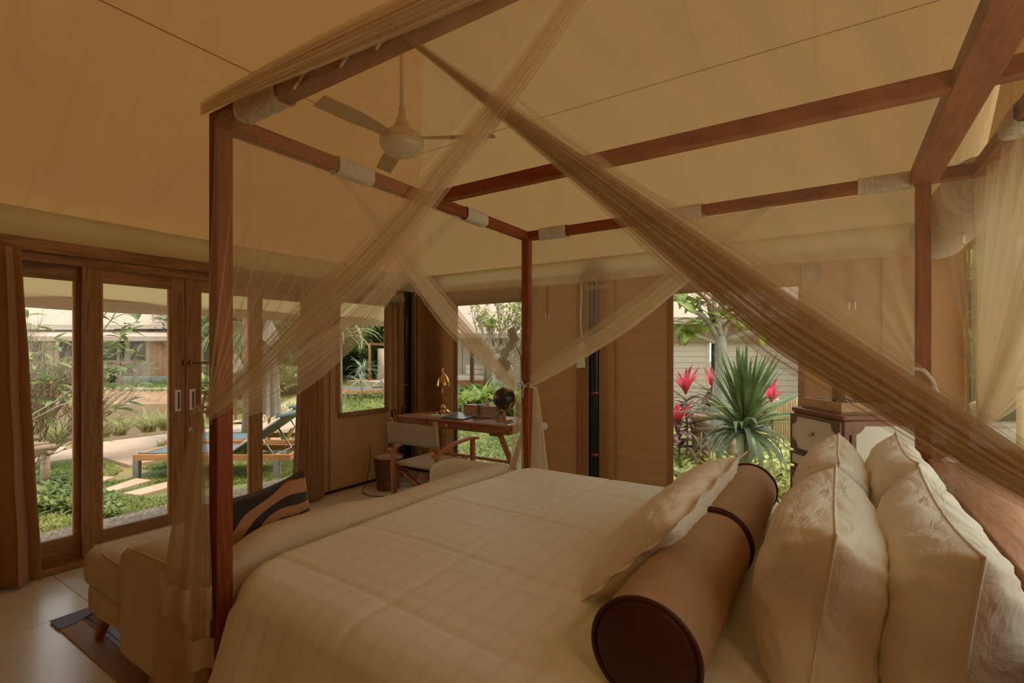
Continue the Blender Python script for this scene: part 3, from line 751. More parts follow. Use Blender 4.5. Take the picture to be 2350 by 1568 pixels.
# ------------------------------------------------------------------ nets
def fan_sheet(A, B, T, plane_n, sag=.06, folds=9, amp=.012, power=1.0, spread=.02):
    """sheer cloth hanging from rail A..B and pulled into the tie T"""
    A, B, T = Vector(A), Vector(B), Vector(T); n = Vector(plane_n)
    def f(u, v):
        p = A.lerp(B, u); q = T + Vector((0,0,spread*(.5-u)))
        s = p.lerp(q, v)
        s.z -= sag*math.sin(math.pi*v)*u
        s += n*(amp*math.sin(u*folds*6.283)*(.35+.65*math.sin(math.pi*min(1,v*.9+.1))))
        return s
    return f
def band(curve, widths, n_, folds=7, amp=.02, jitter=0, seed=0, N=70, M_=44):
    """gathered strip of net that follows a curve"""
    pts = [Vector(p) for p in curve]; n_ = Vector(n_)
    def at(t):
        k = t*(len(pts)-1); i = min(len(pts)-2, int(k)); f = k-i
        p0 = pts[max(0,i-1)]; p1 = pts[i]; p2 = pts[i+1]; p3 = pts[min(len(pts)-1,i+2)]
        return .5*((2*p1)+(-p0+p2)*f+(2*p0-5*p1+4*p2-p3)*f*f+(-p0+3*p1-3*p2+p3)*f**3)
    def wd(t):
        k = t*(len(widths)-1); i = min(len(widths)-2, int(k)); return widths[i]+(widths[i+1]-widths[i])*(k-i)
    def f(u, v):
        p = at(v); d = (at(min(1,v+.01))-at(max(0,v-.01))).normalized(); s = n_.cross(d).normalized()
        w_ = wd(v); o = (u-.5)*w_*(1+.05*math.sin(v*9+seed)); ph = u*folds*6.283+seed+1.2*math.sin(v*3+seed)+1.6*math.sin(u*4.1+seed*2)
        k = .55*math.sin(ph)+.30*math.sin(ph*1.73+1.1+v)+.15*math.sin(ph*3.1)
        return p + s*o + n_*(amp*.8*min(1,w_*8)*k) + s*(w_/folds*.22*math.sin(1.4*ph+v*2))
    mb = MB(); mb.grid(f, M_, N); return mb
def bend(a, b, sag, k=6):
    a, b = Vector(a), Vector(b)
    return [a.lerp(b, i/k)-Vector((0,0,sag*math.sin(math.pi*i/k))) for i in range(k+1)]
TZ = 1.235
# --- near side, pulled to the near foot post
ny = BY0-.035
n1 = thing('bed_net', 'sheer net swag crossing to the near foot post with its hanging tail', 'net', (BX0, ny, PT), 0, 'sheer nets of the canopy bed')
tie1 = Vector((BX0-.005, ny-.01, TZ))
obj('sheer_panel', MB().grid(fan_sheet((BX0+.03,ny,PT-.03), (-.30,ny-.01,PT-.03), tie1, (0,-1,0), sag=.04, folds=8), 120, 40), M['netsheer'], n1, smooth=True)
E1 = [tie1, GY(600,845,ny), GY(740,705,ny-.02), GY(900,545,ny-.03), GY(1065,345,ny-.03), GY(1190,185,ny-.03), GY(1325,-5,ny-.02), GY(1400,-110,ny)]
obj('gathered_edge', band(E1, [.03,.065,.078,.068,.055,.046,.04,.035], (0,-1,0), folds=5, amp=.014), M['netlight'], n1, smooth=True)
obj('gathered_edge', band([p+Vector((0,-.012,-.01)) for p in E1], [.04,.12,.14,.11,.075,.06,.052,.04], (0,-1,0), folds=7, amp=.012, seed=2), M['netlightmid'], n1, smooth=True)
E1b = [tie1+Vector((0,0,-.01)), GX(610,905,-1.80), GX(720,830,-1.82), GX(830,735,-1.82), GX(930,612,-1.81), GX(1050,497,-1.80)]
# --- tail that hangs below the tie
def tail(cx, cy, z0, z1, r0, r1, squash=.6, folds=7, seed=0, dx=0, dy=0):
    def f(u, v):
        a = 2*math.pi*u; w_ = v**.75
        r = r0+(r1-r0)*w_; r *= 1+.22*math.sin(folds*a+seed+v*1.5)*(.3+.7*v)
        z = z0+(z1-z0)*v
        return Vector((cx+dx*w_+r*math.cos(a), cy+dy*w_+r*squash*math.sin(a), z))
    return f
tx, ty = BX0-.015, ny-.02
obj('hanging_tail', MB().grid(tail(tx-.02, ty, TZ-.01, .55, .018, .125, .55, 7, 0, -.07, -.0), 120, 40), M['netmid'], n1, smooth=True)
obj('hanging_tail', MB().grid(tail(tx-.02, ty, TZ-.01, .18, .014, .15, .45, 5, 2, -.12, -.02), 120, 50), M['netmid'], n1, smooth=True)
obj('hanging_tail', MB().grid(tail(tx-.01, ty+.0, TZ-.01, .48, .012, .07, .5, 6, 2, -.01, -.02), 80, 30), M['netmid'], n1, smooth=True)
def hemf(z0, z1, cx, r, sq, folds, seed, a0, a1, dx=0):
    def f(u, v):
        a = a0+(a1-a0)*u; rr = r*(1+.2*math.sin(folds*a+seed))
        return Vector((cx+dx*v+rr*math.cos(a), ty-.004+rr*sq*math.sin(a), z0+(z1-z0)*v))
    return f
obj('hem', MB().grid(hemf(.66,.555,tx-.085,.118,.55,7,1.2,math.pi,2.15*math.pi,-.005), 60, 4), M['hem'], n1, smooth=True)
obj('hem', MB().grid(hemf(.56,.50,tx-.04,.085,.5,6,2.2,math.pi,2.1*math.pi), 50, 4), M['hem'], n1, smooth=True)
obj('hem', MB().grid(hemf(.50,.40,tx-.02,.10,.5,5,.4,1.1*math.pi,2.0*math.pi,.0), 50, 4), M['hem'], n1, smooth=True)
obj('hem', MB().grid(hemf(.30,.18,tx-.11,.14,.45,5,2.4,math.pi,2*math.pi), 50, 4), M['hem'], n1, smooth=True)
# ties
def bow(label, c, n, s, sc_=1.0):
    c, n, s = Vector(c), Vector(n), Vector(s); up = Vector((0,0,1))
    t = thing('tie_ribbon', label, 'ribbon', c)
    obj('knot', MB().ball(c, .012*sc_, 8, 6), M['sleeve'], t, smooth=True)
    for sg in (-1, 1):
        lp = [c, c+s*sg*.03*sc_+up*.018*sc_, c+s*sg*.06*sc_+up*.012*sc_, c+s*sg*.055*sc_-up*.006, c+s*sg*.02*sc_-up*.002, c]
        obj('bow_loop', MB().tube(lp, .0045*sc_, 6), M['sleeve'], t, smooth=True)
    obj('ribbon_end', MB().tube([c, c+s*.05*sc_-up*.005, c+s*.10*sc_-up*.02*sc_], .005*sc_, 6), M['sleeve'], t, smooth=True)
    obj('ribbon_end', MB().tube([c, c-s*.012*sc_-up*.035*sc_, c-s*.014*sc_-up*.085*sc_], .0055*sc_, 6), M['sleeve'], t, smooth=True)
    obj('ribbon_end', MB().tube([c, c-s*.02*sc_+up*.03*sc_, c-s*.03*sc_+up*.06*sc_], .005*sc_, 6), M['sleeve'], t, smooth=True)
    r = h+.004; pc = Vector((0,0,0))
    return t
b1 = bow('frayed cream ribbon tying the net to the near foot post', (BX0-.045, BY0-.045, TZ+.01), (0,-1,0), (-.5,-.2,0), .9)
# --- near side, pulled the other way: crosses the picture to the head post
n2 = thing('bed_net', 'wide sheer net swag falling from the near rail towards the head of the bed', 'net', (BX1, ny, PT), 0, 'sheer nets of the canopy bed')
E2 = [GY(925,78,ny-.01), GY(1040,165,ny-.02), GY(1160,255,ny-.025), GY(1300,360,ny-.03), GY(1475,492,ny-.035), GY(1660,635,ny-.04), GY(1830,762,ny-.04), GY(2080,920,ny-.04), GY(2330,1078,ny-.04), GY(2560,1200,ny-.03), Vector((BX1, ny, 1.16))]
obj('sheer_panel', MB().grid(fan_sheet((BX1-.05,ny-.02,PT-.03), (-.92,ny-.02,PT-.02), (BX1,ny-.01,1.17), (0,-1,0), sag=.05, folds=8), 120, 40), M['net'], n2, smooth=True)
obj('gathered_edge', band(E2, [.010,.014,.024,.036,.048,.062,.068,.056,.044,.04,.035], (0,-1,0), folds=5, amp=.014, N=110), M['netdense'], n2, smooth=True)
obj('gathered_edge', band([p+Vector((0,.012,-.004)) for p in E2], [.010,.016,.028,.042,.056,.072,.08,.066,.052,.046,.04], (0,-1,0), folds=6, amp=.014, seed=5, N=110), M['netdense'], n2, smooth=True)
obj('gathered_edge', band([p+Vector((0,-.01,0)) for p in E2], [.014,.024,.038,.055,.076,.098,.106,.088,.07,.06,.05], (0,-1,0), folds=8, amp=.012, seed=3, N=110), M['netmid'], n2, smooth=True)
E2b = [GY(1185,225,ny), GY(1270,290,ny), GY(1375,365,ny), GY(1450,430,ny), GY(1580,505,ny-.01), GY(1720,600,ny-.02), GY(1900,735,ny-.03)]
obj('loose_strand', band(E2b, [.006,.012,.016,.02,.04,.06,.05], (0,-1,0), folds=2, amp=.004, N=60, M_=16), M['netmid'], n2, smooth=True)
# bundle of net pushed up along the near rail
Eb = [(BX0-.02,BY0-.05,2.285), (-1.55,BY0-.065,2.266), (-1.2,BY0-.07,2.247), (-.8,BY0-.07,2.228), (-.3,BY0-.07,2.212)]
nb = thing('canopy_pelmet', 'folded net bundle draped along the outside of the near canopy rail', 'net', (BX0, BY0-.06, PT))
obj('net_bundle', band(Eb, [.035,.055,.075,.08,.08], (0,-1,0), folds=3, amp=.010, N=80, M_=24), M['netlight'], nb, smooth=True)
obj('net_bundle', band([Vector(p)+Vector((0,-.008,-.004)) for p in Eb], [.045,.065,.085,.09,.09], (0,-1,0), folds=4, amp=.008, seed=2, N=80, M_=24), M['netlight'], nb, smooth=True)
for q in (-1.33, -1.12, -.98):
    obj('bundle_tie', MB().tube([(q,BY0-.03,PT-.06),(q+.10,BY0-.034,PT-.01)], .004, 6), M['sleeve'], nb)

# --- foot side nets
fx = BX0+.0
n3 = thing('bed_net', 'sheer net on the foot side gathered to the near foot post', 'net', (fx, BY0, PT), 0, 'sheer nets of the canopy bed')
tie3 = Vector((fx-.01, BY0+.035, TZ))
obj('sheer_panel', MB().grid(fan_sheet((fx,BY0+.03,PT-.06), (fx,ony(1062,fx),PT-.06), tie3, (-1,0,0), sag=.10, folds=8), 120, 40), M['netsheer'], n3, smooth=True)
obj('gathered_edge', band(E1b, [.05,.11,.16,.14,.07,.03], (-1,0,0), folds=6, amp=.012), M['netlightmid'], n3, smooth=True)
n4 = thing('bed_net', 'sheer net on the foot side gathered to the far foot post', 'net', (fx, BY1, PT), 0, 'sheer nets of the canopy bed')
T4 = GX(1180,890,fx)
E4 = [GX(760,388,fx), GX(850,490,fx), GX(930,600,fx), GX(1020,715,fx), GX(1105,810,fx), T4]
obj('sheer_panel', MB().grid(fan_sheet((fx-.01,BY1-.04,PT-.06), (fx-.01,E4[0].y,PT-.05), T4, (-1,0,0), sag=.02, folds=8), 100, 36), M['net'], n4, smooth=True)
obj('gathered_edge', band(E4, [.015,.03,.09,.12,.11,.05], (-1,0,0), folds=4, amp=.012), M['netlight'], n4, smooth=True)
obj('gathered_edge', band([p+Vector((.012,0,0)) for p in E4], [.02,.05,.12,.16,.14,.06], (-1,0,0), folds=6, amp=.012, seed=2), M['netlightmid'], n4, smooth=True)
T4z = T4.z
def tail2(cx, cy, z0, z1, r0, r1, folds, seed, dx, dy):
    return tail(cx, cy, z0, z1, r0, r1, 1, folds, seed, dx, dy)
obj('hanging_tail', MB().grid(tail2(fx-.04, BY1-.03, T4z, .30, .012, .06, 6, 0, -.02, -.02), 60, 30), M['netlightmid'], n4, smooth=True)
# --- far side nets
fy = BY1+.0
n5 = thing('bed_net', 'sheer net on the far side gathered to the far foot post', 'net', (BX0, fy, PT), 0, 'sheer nets of the canopy bed')
T5 = GY(1203,888,fy)
E5 = [GY(1775,468,fy), GY(1660,562,fy), GY(1560,642,fy), GY(1440,735,fy), GY(1320,815,fy), T5]
obj('sheer_panel', MB().grid(fan_sheet((BX0+.04,fy+.01,PT-.06), (E5[0].x,fy+.01,PT-.06), T5, (0,1,0), sag=.05, folds=9), 120, 40), M['netsheer'], n5, smooth=True)
obj('gathered_edge', band(E5, [.012,.03,.09,.11,.10,.05], (0,1,0), folds=4, amp=.012), M['netlight'], n5, smooth=True)
obj('gathered_edge', band([p+Vector((0,-.012,.02)) for p in E5], [.012,.04,.13,.15,.12,.05], (0,1,0), folds=6, amp=.012, seed=1), M['netlightmid'], n5, smooth=True)
obj('hanging_tail', MB().grid(tail2(BX0+.05, BY1+.03, T5.z, .35, .012, .075, 6, 1, .03, .02), 60, 30), M['netlightmid'], n5, smooth=True)
bow('white ribbon bow tied around the far foot post', (BX0+.0, BY1-.034, T4z+.005), (0,-1,0), (.95,.1,0), .95)
n6 = thing('bed_net', 'sheer net on the far side gathered to the far head post', 'net', (BX1, fy, PT), 0, 'sheer nets of the canopy bed')
T6 = Vector((BX1+.03, fy+.04, 1.28))
E6 = [GY(1400,500,fy+.03), GY(1580,600,fy+.03), GY(1750,700,fy+.03), GY(1900,790,fy+.03), GY(2050,870,fy+.03), T6]
obj('sheer_panel', MB().grid(fan_sheet((BX1-.03,fy+.035,PT-.06), (E6[0].x,fy+.035,PT-.06), T6, (0,1,0), sag=.04, folds=9), 120, 40), M['netsheer'], n6, smooth=True)
obj('sheer_panel', MB().grid(fan_sheet((BX1-.03,fy+.05,PT-.06), (E6[0].x+.3,fy+.05,PT-.06), T6, (0,1,0), sag=.04, folds=7), 120, 40), M['netsheer'], n6, smooth=True)
# --- head side net behind the shelf
hx = BX2+.01
n7 = thing('bed_net', 'sheer net behind the headboard falling in soft folds beside the head post', 'net', (hx, 2.4, PT), 0, 'sheer nets of the canopy bed')
T7 = Vector((hx, BY1+.05, 1.12))
obj('sheer_panel', MB().grid(fan_sheet((hx,BY1+.10,PT-.04), (hx,.9,PT-.04), T7, (-1,0,0), sag=.18, folds=10, amp=.03), 160, 44), M['netmid'], n7, smooth=True)
obj('sheer_panel', MB().grid(fan_sheet((hx+.02,BY1+.12,PT-.04), (hx+.02,1.6,PT-.04), T7+Vector((0,.02,0)), (-1,0,0), sag=.1, folds=6, amp=.03), 120, 44), M['netmid'], n7, smooth=True)
obj('sheer_panel', MB().grid(fan_sheet((BX1+.03,BY1+.03,PT-.04), (BX2+.06,BY1+.05,PT-.04), T7, (0,-1,0), sag=.03, folds=5, amp=.02), 70, 40), M['netmid'], n7, smooth=True)
E7 = [GX(2420,380,hx), GX(2350,560,hx), GX(2290,720,hx), GX(2215,850,hx), T7]
obj('gathered_edge', band([Vector((hx,1.75,PT-.05)), Vector((hx,2.05,1.98)), Vector((hx,2.40,1.60)), Vector((hx,2.72,1.32)), T7], [.03,.09,.12,.10,.06], (-1,0,0), folds=5, amp=.014), M['netmid'], n7, smooth=True)
# ================================================================== FURNITURE
# ------------------------------------------------------------------ rug
M['bamboo_slat'] = surf('bamboo_slat', (.060,.020,.010), (.26,.11,.05), rough=.28, scale=30, stretch=(6,.5,1), p=(.35,.62))
M['rug_border'] = surf('rug_border', (.36,.20,.09), (.44,.26,.13), rough=.6, scale=40, stretch=(4,.3,1), bump=.3, bscale=200)
rug = thing('bamboo_rug', 'dark bamboo slat rug with brown border under the sofa', 'rug', (-2.6, 1.9, 0))
RX0, RX1, RY0, RY1 = -3.52, -1.5, .88, 2.95
sl = MB(); x = RX0+.03; k = 0
while x < RX1-.03:
    z = .006+.0015*random.random(); sl.add([(x,RY0+.09,.002),(x+.009,RY0+.09,.002),(x+.009,RY1-.09,.002),(x,RY1-.09,.002),(x+.002,RY0+.09,z),(x+.007,RY0+.09,z),(x+.007,RY1-.09,z),(x+.002,RY1-.09,z)],[(4,5,6,7),(0,1,5,4),(1,2,6,5),(2,3,7,6),(3,0,4,7)]); x += .0105
o = obj('slats', sl, M['bamboo_slat'], rug, rec=False); o['kind'] = 'stuff'
for a, b, c, d in ((RX0,RX1,RY0,RY0+.10),(RX0,RX1,RY1-.10,RY1)): obj('border', MB().box(a,b,c,d,.001,.0095), M['rug_border'], rug, bevel=.002)
for a, b in ((RX0,RX0+.035),(RX1-.035,RX1)): obj('border', MB().box(a,b,RY0+.10,RY1-.10,.001,.0090), M['rug_border'], rug, bevel=.002)
obj('corner_patch', MB().add([(RX0-.004,RY0-.004,.0105)]+[(RX0-.004+.15*math.cos(t*math.pi/16), RY0-.004+.19*math.sin(t*math.pi/16), .0105) for t in range(9)], [tuple([0]+list(range(1,10)))]), M['leather_dark'], rug, solid=.003)
th = MB()
for y in [RY0+.13+.22*i for i in range(9)]: th.tube([(RX0+.03+.05*j, y+.002*math.sin(j*2), .0095) for j in range(40)], .0016, 4)
for y in (RY0+.105,): th.tube([(RX0+.03+.05*j, y, .0100) for j in range(40)], .0018, 4)
obj('thread', th, M['sleeve'], rug)

# ------------------------------------------------------------------ sofa at the foot of the bed
sofa = thing('sofa_bench', 'low cream upholstered sofa bench with rounded arms at the bed foot', 'sofa', (-2.6, 1.9, 0))
SY0, SY1 = .88, 2.93
def rounded_block(x0, x1, y0, y1, z0, z1, r, parent, name, m='sofa', zf=None, n=14, noise_a=.004, seed=0):
    """soft box; zf(y) may lower the top along y"""
    mb = MB(); cx, cy_, cz = (x0+x1)/2, (y0+y1)/2, (z0+z1)/2; hx_, hy, hz = (x1-x0)/2, (y1-y0)/2, (z1-z0)/2
    def P(d):
        d = Vector(d); p = Vector((max(-hx_+r,min(hx_-r,d.x)), max(-hy+r,min(hy-r,d.y)), max(-hz+r,min(hz-r,d.z))))
        q = d-p
        if q.length > 1e-9: q = q.normalized()*r
        v = p+q; w_ = Vector((cx+v.x, cy_+v.y, cz+v.z))
        if zf: 
            t = (w_.z-z0)/(z1-z0); w_.z -= t*zf(w_.y, w_.x)
        k = noise.noise(w_*9+Vector((seed,0,0)))*noise_a; 
        if q.length > 1e-9: w_ += q.normalized()*k
        return w_
    for ax in range(3):
        for s in (-1,1):
            o1, o2 = (ax+1)%3, (ax+2)%3; hh = (hx_,hy,hz)
            n1 = max(8, int(2*hh[o1]/.03)); n2 = max(8, int(2*hh[o2]/.03))
            def f(u, v):
                d = [0,0,0]; d[ax] = s*hh[ax]
                d[o1] = hh[o1]*math.sin((u*2-1)*math.pi/2)*.35+hh[o1]*(u*2-1)*.65; d[o2] = hh[o2]*math.sin((v*2-1)*math.pi/2)*.35+hh[o2]*(v*2-1)*.65
                return P(d)
            mb.grid(f, min(70,n1), min(70,n2))
    return obj(name, mb, M[m], parent, smooth=True, weld=True)
rounded_block(-3.17, -1.98, SY0+.05, 1.72, .135, .285, .03, sofa, 'seat_base')
rounded_block(-2.58, -1.98, 1.70, SY1-.05, .135, .285, .03, sofa, 'seat_base')
rounded_block(-2.60, -1.99, 1.735, SY1-.13, .262, .47, .06, sofa, 'seat_cushion')
seat = rounded_block(-3.21, -1.99, SY0+.035, 1.74, .262, .47, .065, sofa, 'seat_cushion', zf=lambda y, x: .012-.03*math.sin(math.pi*max(0,min(1,(x+3.2)/1.2))))
def backz(y, x):
    a = max(0, .34-(y-SY0)); b = max(0, .22-(SY1-y)); q = max(0, min(1, (y-1.35)/.55)); return a*a*1.35+b*b*1.1+.045*q*q*(3-2*q)
bk = rounded_block(-2.02, -1.872, SY0+.01, SY1, .20, .742, .066, sofa, 'backrest', zf=backz, noise_a=.006)
def armz(y, x): return max(0, (-2.35-x))**2*1.2
for y0, y1 in ((SY0-.02, SY0+.13), (SY1-.13, SY1+.015)):
    arm = rounded_block(-2.60, -1.93, y0, y1, .135, .655, .06, sofa, 'armrest', zf=armz)
# piping seams on the arm front and the cushion
pp = []
for k in range(25):
    a = math.pi*k/24; pp.append((-2.60+.008, SY0+.055-.062*math.cos(a), .57+.05*math.sin(a)-.0))
sp = [(-3.195, SY0+.09, .452), (-2.9, SY0+.052, .468), (-2.62, SY0+.048, .470)]
obj('piping', MB().tube(sp, .004, 6), M['sofa'], sofa, smooth=True)
obj('piping', MB().tube([(-3.195, SY0+.09+.08*i, .452) for i in range(9)], .004, 6), M['sofa'], sofa, smooth=True)
for px_, x_ in ((-2.588,0),):
    obj('piping', MB().tube([(-2.57,SY0-.02+.004,.30),(-2.57,SY0-.016,.50),(-2.545,SY0-.016,.585),(-2.48,SY0-.014,.628),(-2.3,SY0-.012,.640),(-2.0,SY0-.012,.640)], .0035, 6), M['sofa'], sofa, smooth=True)
for x, y, s in ((-3.05,SY0+.10,-1),(-2.10,SY0+.10,-1),(-3.05,1.64,1),(-2.10,SY1-.10,1),(-2.48,SY1-.10,1)):
    if True:
        d = -1 if x < -2.6 else .3
        obj('leg', MB().bar((x+.0,y,.16),(x+d*.06,y+s*.02,.0095),.055,.055,up=(1,0,0),w2=.032,h2=.032), M['chairwood'], sofa, bevel=.004)
# zebra cushion
def _zebra():
    m, n = _new('zebra_hide'); b = _N(n, 'ShaderNodeBsdfPrincipled', Roughness=.75); o = n.nodes.new('ShaderNodeOutputMaterial')
    b.inputs['Sheen Weight'].default_value = .3
    ns = _N(n, 'ShaderNodeTexNoise', Scale=3.4, Detail=1); n.links.new(_coord(n, (1,.8,1)), ns.inputs['Vector'])
    sx_ = n.nodes.new('ShaderNodeSeparateXYZ'); n.links.new(_coord(n), sx_.inputs[0])
    def mth(op, a, b_):
        q = n.nodes.new('ShaderNodeMath'); q.operation = op
        for i, v in enumerate((a, b_)):
            if v is None: continue
            if isinstance(v, (int, float)): q.inputs[i].default_value = v
            else: n.links.new(v, q.inputs[i])
        return q.outputs[0]
    e_ = mth('ADD', mth('MULTIPLY', sx_.outputs['Z'], 62.0), mth('MULTIPLY', sx_.outputs['Y'], -17.0))
    e_ = mth('ADD', e_, mth('MULTIPLY', ns.outputs['Fac'], 15.0))
    class W_: pass
    w_ = W_(); w_.outputs = {'Fac': mth('MULTIPLY', mth('ADD', mth('SINE', e_, None), 1.0), .5)}
    r = n.nodes.new('ShaderNodeValToRGB'); r.color_ramp.elements[0].position = .46; r.color_ramp.elements[0].color = (.018,.010,.007,1)
    r.color_ramp.elements[1].position = .54; r.color_ramp.elements[1].color = (.42,.21,.085,1)
    n.links.new(w_.outputs['Fac'], r.inputs[0]); n.links.new(r.outputs[0], b.inputs['Base Color']); n.links.new(b.outputs[0], o.inputs[0]); return m
M['zebra'] = _zebra()
zp = pillow('cushion with black and tan zebra stripes on the sofa', (-2.15, 1.235, .655), .54, .40, .15, -.12, 0, .10, 31, mat='zebra', wrinkle=.006, pinch=.16)
zp['category'] = 'cushion'

# ------------------------------------------------------------------ writing desk
DX0, DX1, DY0, DY1, DZ = -4.02, -2.56, 3.88, 4.43, .76
desk = thing('writing_desk', 'campaign writing desk of reddish wood with crossed folding legs', 'desk', ((DX0+DX1)/2, (DY0+DY1)/2, 0))
obj('desktop', MB().box(DX0, DX1, DY0, DY1, DZ-.022, DZ), M['desk_x'], desk, bevel=.004)
obj('apron', MB().box(DX0+.01, DX1-.01, DY0+.008, DY1-.01, .665, DZ-.022), M['desk_dark'], desk, bevel=.004)
for a, b, kn in ((DX0+.02,-3.60,False),(-3.59,-3.02,True),(-3.01,DX1-.02,False)):
    dr = obj('drawer_front', MB().box(a+.004, b-.004, DY0-.002, DY0+.010, .672, DZ-.028), M['desk_dark'], desk, bevel=.002)
    if kn: obj('drawer_knob', MB().lathe([(.006,0),(.007,-.010),(.016,-.018),(.015,-.026),(.004,-.028)], ((a+b)/2, DY0-.002, .703), 16, axis='y'), M['brass'], dr, smooth=True)
# brass corners
for x in (DX0, DX1-.045):
    obj('corner_bracket', MB().box(x-.001, x+.046, DY0-.0015, DY0+.04, DZ-.045, DZ+.001), M['brass'], desk, bevel=.001)
# inlaid cane field and leather pad
obj('cane_inlay', MB().box(-3.97,-3.50,DY0+.06,DY1-.05,DZ-.001,DZ+.0012), surf('cane_inlay', (.42,.20,.08), (.62,.36,.17), rough=.5, scale=180, p=(.45,.55)), desk)
obj('leather_pad', MB().box(-3.47,-2.62,DY0+.05,DY1-.05,DZ-.001,DZ+.0015), surf('desk_pad', (.26,.22,.16), (.33,.28,.21), rough=.22, scale=3, spec=.7), desk)
for x in (DX1-.16, DX0+.16):
    obj('leg', MB().bar((x,DY0+.07,.67),(x,DY1-.05,.0),.032,.05,up=(1,0,0)), M['chairwood'], desk, bevel=.003)
    obj('leg', MB().bar((x+.035,DY1-.07,.67),(x+.035,DY0+.05,.0),.032,.05,up=(1,0,0)), M['chairwood'], desk, bevel=.003)
obj('stretcher', MB().bar((DX0+.16,(DY0+DY1)/2,.345),(DX1-.16,(DY0+DY1)/2,.345),.028,.028), M['chairwood'], desk, bevel=.003)
obj('glide_block', MB().box(DX1-.26, DX1-.12, DY0+.03, DY0+.07, .635, .668), M['desk_dark'], desk, bevel=.012)
# right end return with the small round light
obj('end_leaf', MB().box(DX1, DX1+.05, DY0+.25, DY1, DZ-.09, DZ-.004), M['desk_dark'], desk, bevel=.003)
gl = thing('globe_light', 'small white ball light on a chrome arm at the desk end', 'light', (-2.44, 4.30, .70))
p0 = Vector((DX1+.052, 4.28, .70))
obj('mount_plate', MB().box(DX1+.050, DX1+.062, 4.22, 4.33, .665, .735), M['black'], gl)
obj('arm', MB().tube([p0, p0+Vector((.05,-.02,.0)), p0+Vector((.09,-.03,.012))], .014, 10), M['chrome'], gl, smooth=True)
obj('ball', MB().ball(p0+Vector((.115,-.04,.022)), .040, 18, 12), M['white'], gl, smooth=True)
obj('thumb_screw', MB().tube([p0+Vector((.10,-.03,-.02)), p0+Vector((.10,-.03,-.05))], .010, 10), M['chrome'], gl, smooth=True)

# brass desk lamp
def D(px, y): return GY(px, 900, y).x
lx, ly = D(1016, 4.30), 4.30
lp = thing('desk_lamp', 'lit brass desk lamp with bell shade standing on the desk', 'lamp', (lx, ly, DZ))
obj('base', MB().lathe([(.092,0),(.094,.012),(.088,.020),(.072,.024),(.070,.036),(.052,.044),(.034,.056),(.030,.072),(.016,.088),(.012,.105)], (lx,ly,DZ+.0015), 36), M['brass'], lp, smooth=True)
obj('pole', MB().tube([(lx,ly,DZ+.10),(lx,ly,DZ+.36)], .009, 12), M['brass'], lp, smooth=True)
sh = obj('shade', MB().lathe([(.078,.300),(.080,.306),(.076,.345),(.064,.390),(.044,.425),(.024,.445),(.018,.452),(.014,.470),(.018,.478),(.010,.490),(.014,.502),(.010,.515),(.0,.518)], (lx+.005,ly,DZ), 40), M['brass'], lp, smooth=True)
m, n = _new('bulb_glow'); e = n.nodes.new('ShaderNodeEmission'); e.inputs[0].default_value = (1,.50,.16,1); e.inputs[1].default_value = 7; oo = n.nodes.new('ShaderNodeOutputMaterial'); n.links.new(e.outputs[0], oo.inputs[0]); M['glow'] = m
obj('bulb', MB().ball((lx+.005,ly,DZ+.345), (.022,.022,.03), 14, 8), M['glow'], lp, smooth=True)
obj('shade_lining', MB().lathe([(.0775,.301),(.0735,.345),(.061,.388),(.040,.422)], (lx+.005,ly,DZ), 40), M['white'], sh, smooth=True)
# notepad + pen, folder, card stand, letter box
t = thing('notepad', 'white notepad lying on the desk beside the lamp', 'notepad', (-3.62, 4.12, DZ))
obj('pages', MB().box(-3.72,-3.55,4.06,4.17,DZ+.0015,DZ+.007), M['white'], t)
t = thing('pen', 'dark pen lying on the white notepad', 'pen', (-3.6, 4.12, DZ))
obj('barrel', MB().tube([(-3.66,4.14,DZ+.013),(-3.58,4.09,DZ+.012)], .005, 8), M['black'], t, smooth=True); obj('tip', MB().tube([(-3.58,4.09,DZ+.012),(-3.566,4.081,DZ+.010)], [.004,.001], 8), M['chrome'], t)
M['folder'] = surf('folder', (.10,.13,.13), (.14,.17,.165), rough=.3, scale=4)
q0, q1, q2, q3 = [GZ(a,b,DZ) for a,b in ((1012,961),(1062,965),(1096,957),(1050,951))]
t = thing('folder', 'slate grey leather folder lying flat on the desk', 'folder', tuple((q0+q2)/2))
z = Vector((0,0,.002))
obj('cover', MB().prism([q0+z,q1+z,q2+z,q3+z], (0,0,.004)), M['folder'], t, bevel=.001); obj('sheets', MB().prism([(q0.lerp(q2,.04))+z*3,(q1.lerp(q3,.04))+z*3,(q2.lerp(q0,.04))+z*3,(q3.lerp(q1,.04))+z*3], (0,0,.003)), M['white'], t)
obj('cover', MB().prism([q0+z*5,q1+z*5,q2+z*5,q3+z*5], (0,0,.004)), M['folder'], t, bevel=.001)
t = thing('papers', 'sheet of pale printed paper at the desk front edge', 'paper', (-2.85, 4.0, DZ))
obj('sheet', MB().prism([(-2.98,3.93,DZ+.002),(-2.68,3.93,DZ+.002),(-2.66,4.20,DZ+.002),(-2.95,4.20,DZ+.002)], (0,0,.003)), surf('paper', (.55,.56,.52), rough=.4), t)
hx_ = D(1047,4.30); t = thing('hourglass_stand', 'slim wooden stand with round foot beside the lamp', 'stand', (hx_,4.30,DZ))
obj('foot', MB().lathe([(.042,0),(.042,.008),(.02,.016),(.014,.022)], (hx_,4.30,DZ+.0015), 20), M['steel_plate'], t, smooth=True); obj('column', MB().box(hx_-.016,hx_+.016,4.29,4.31,DZ+.02,DZ+.17), M['desk_dark'], t, bevel=.004)
cx_ = D(1077,4.34); t = thing('wooden_box', 'small carved wooden card box on the desk', 'box', (cx_,4.34,DZ))
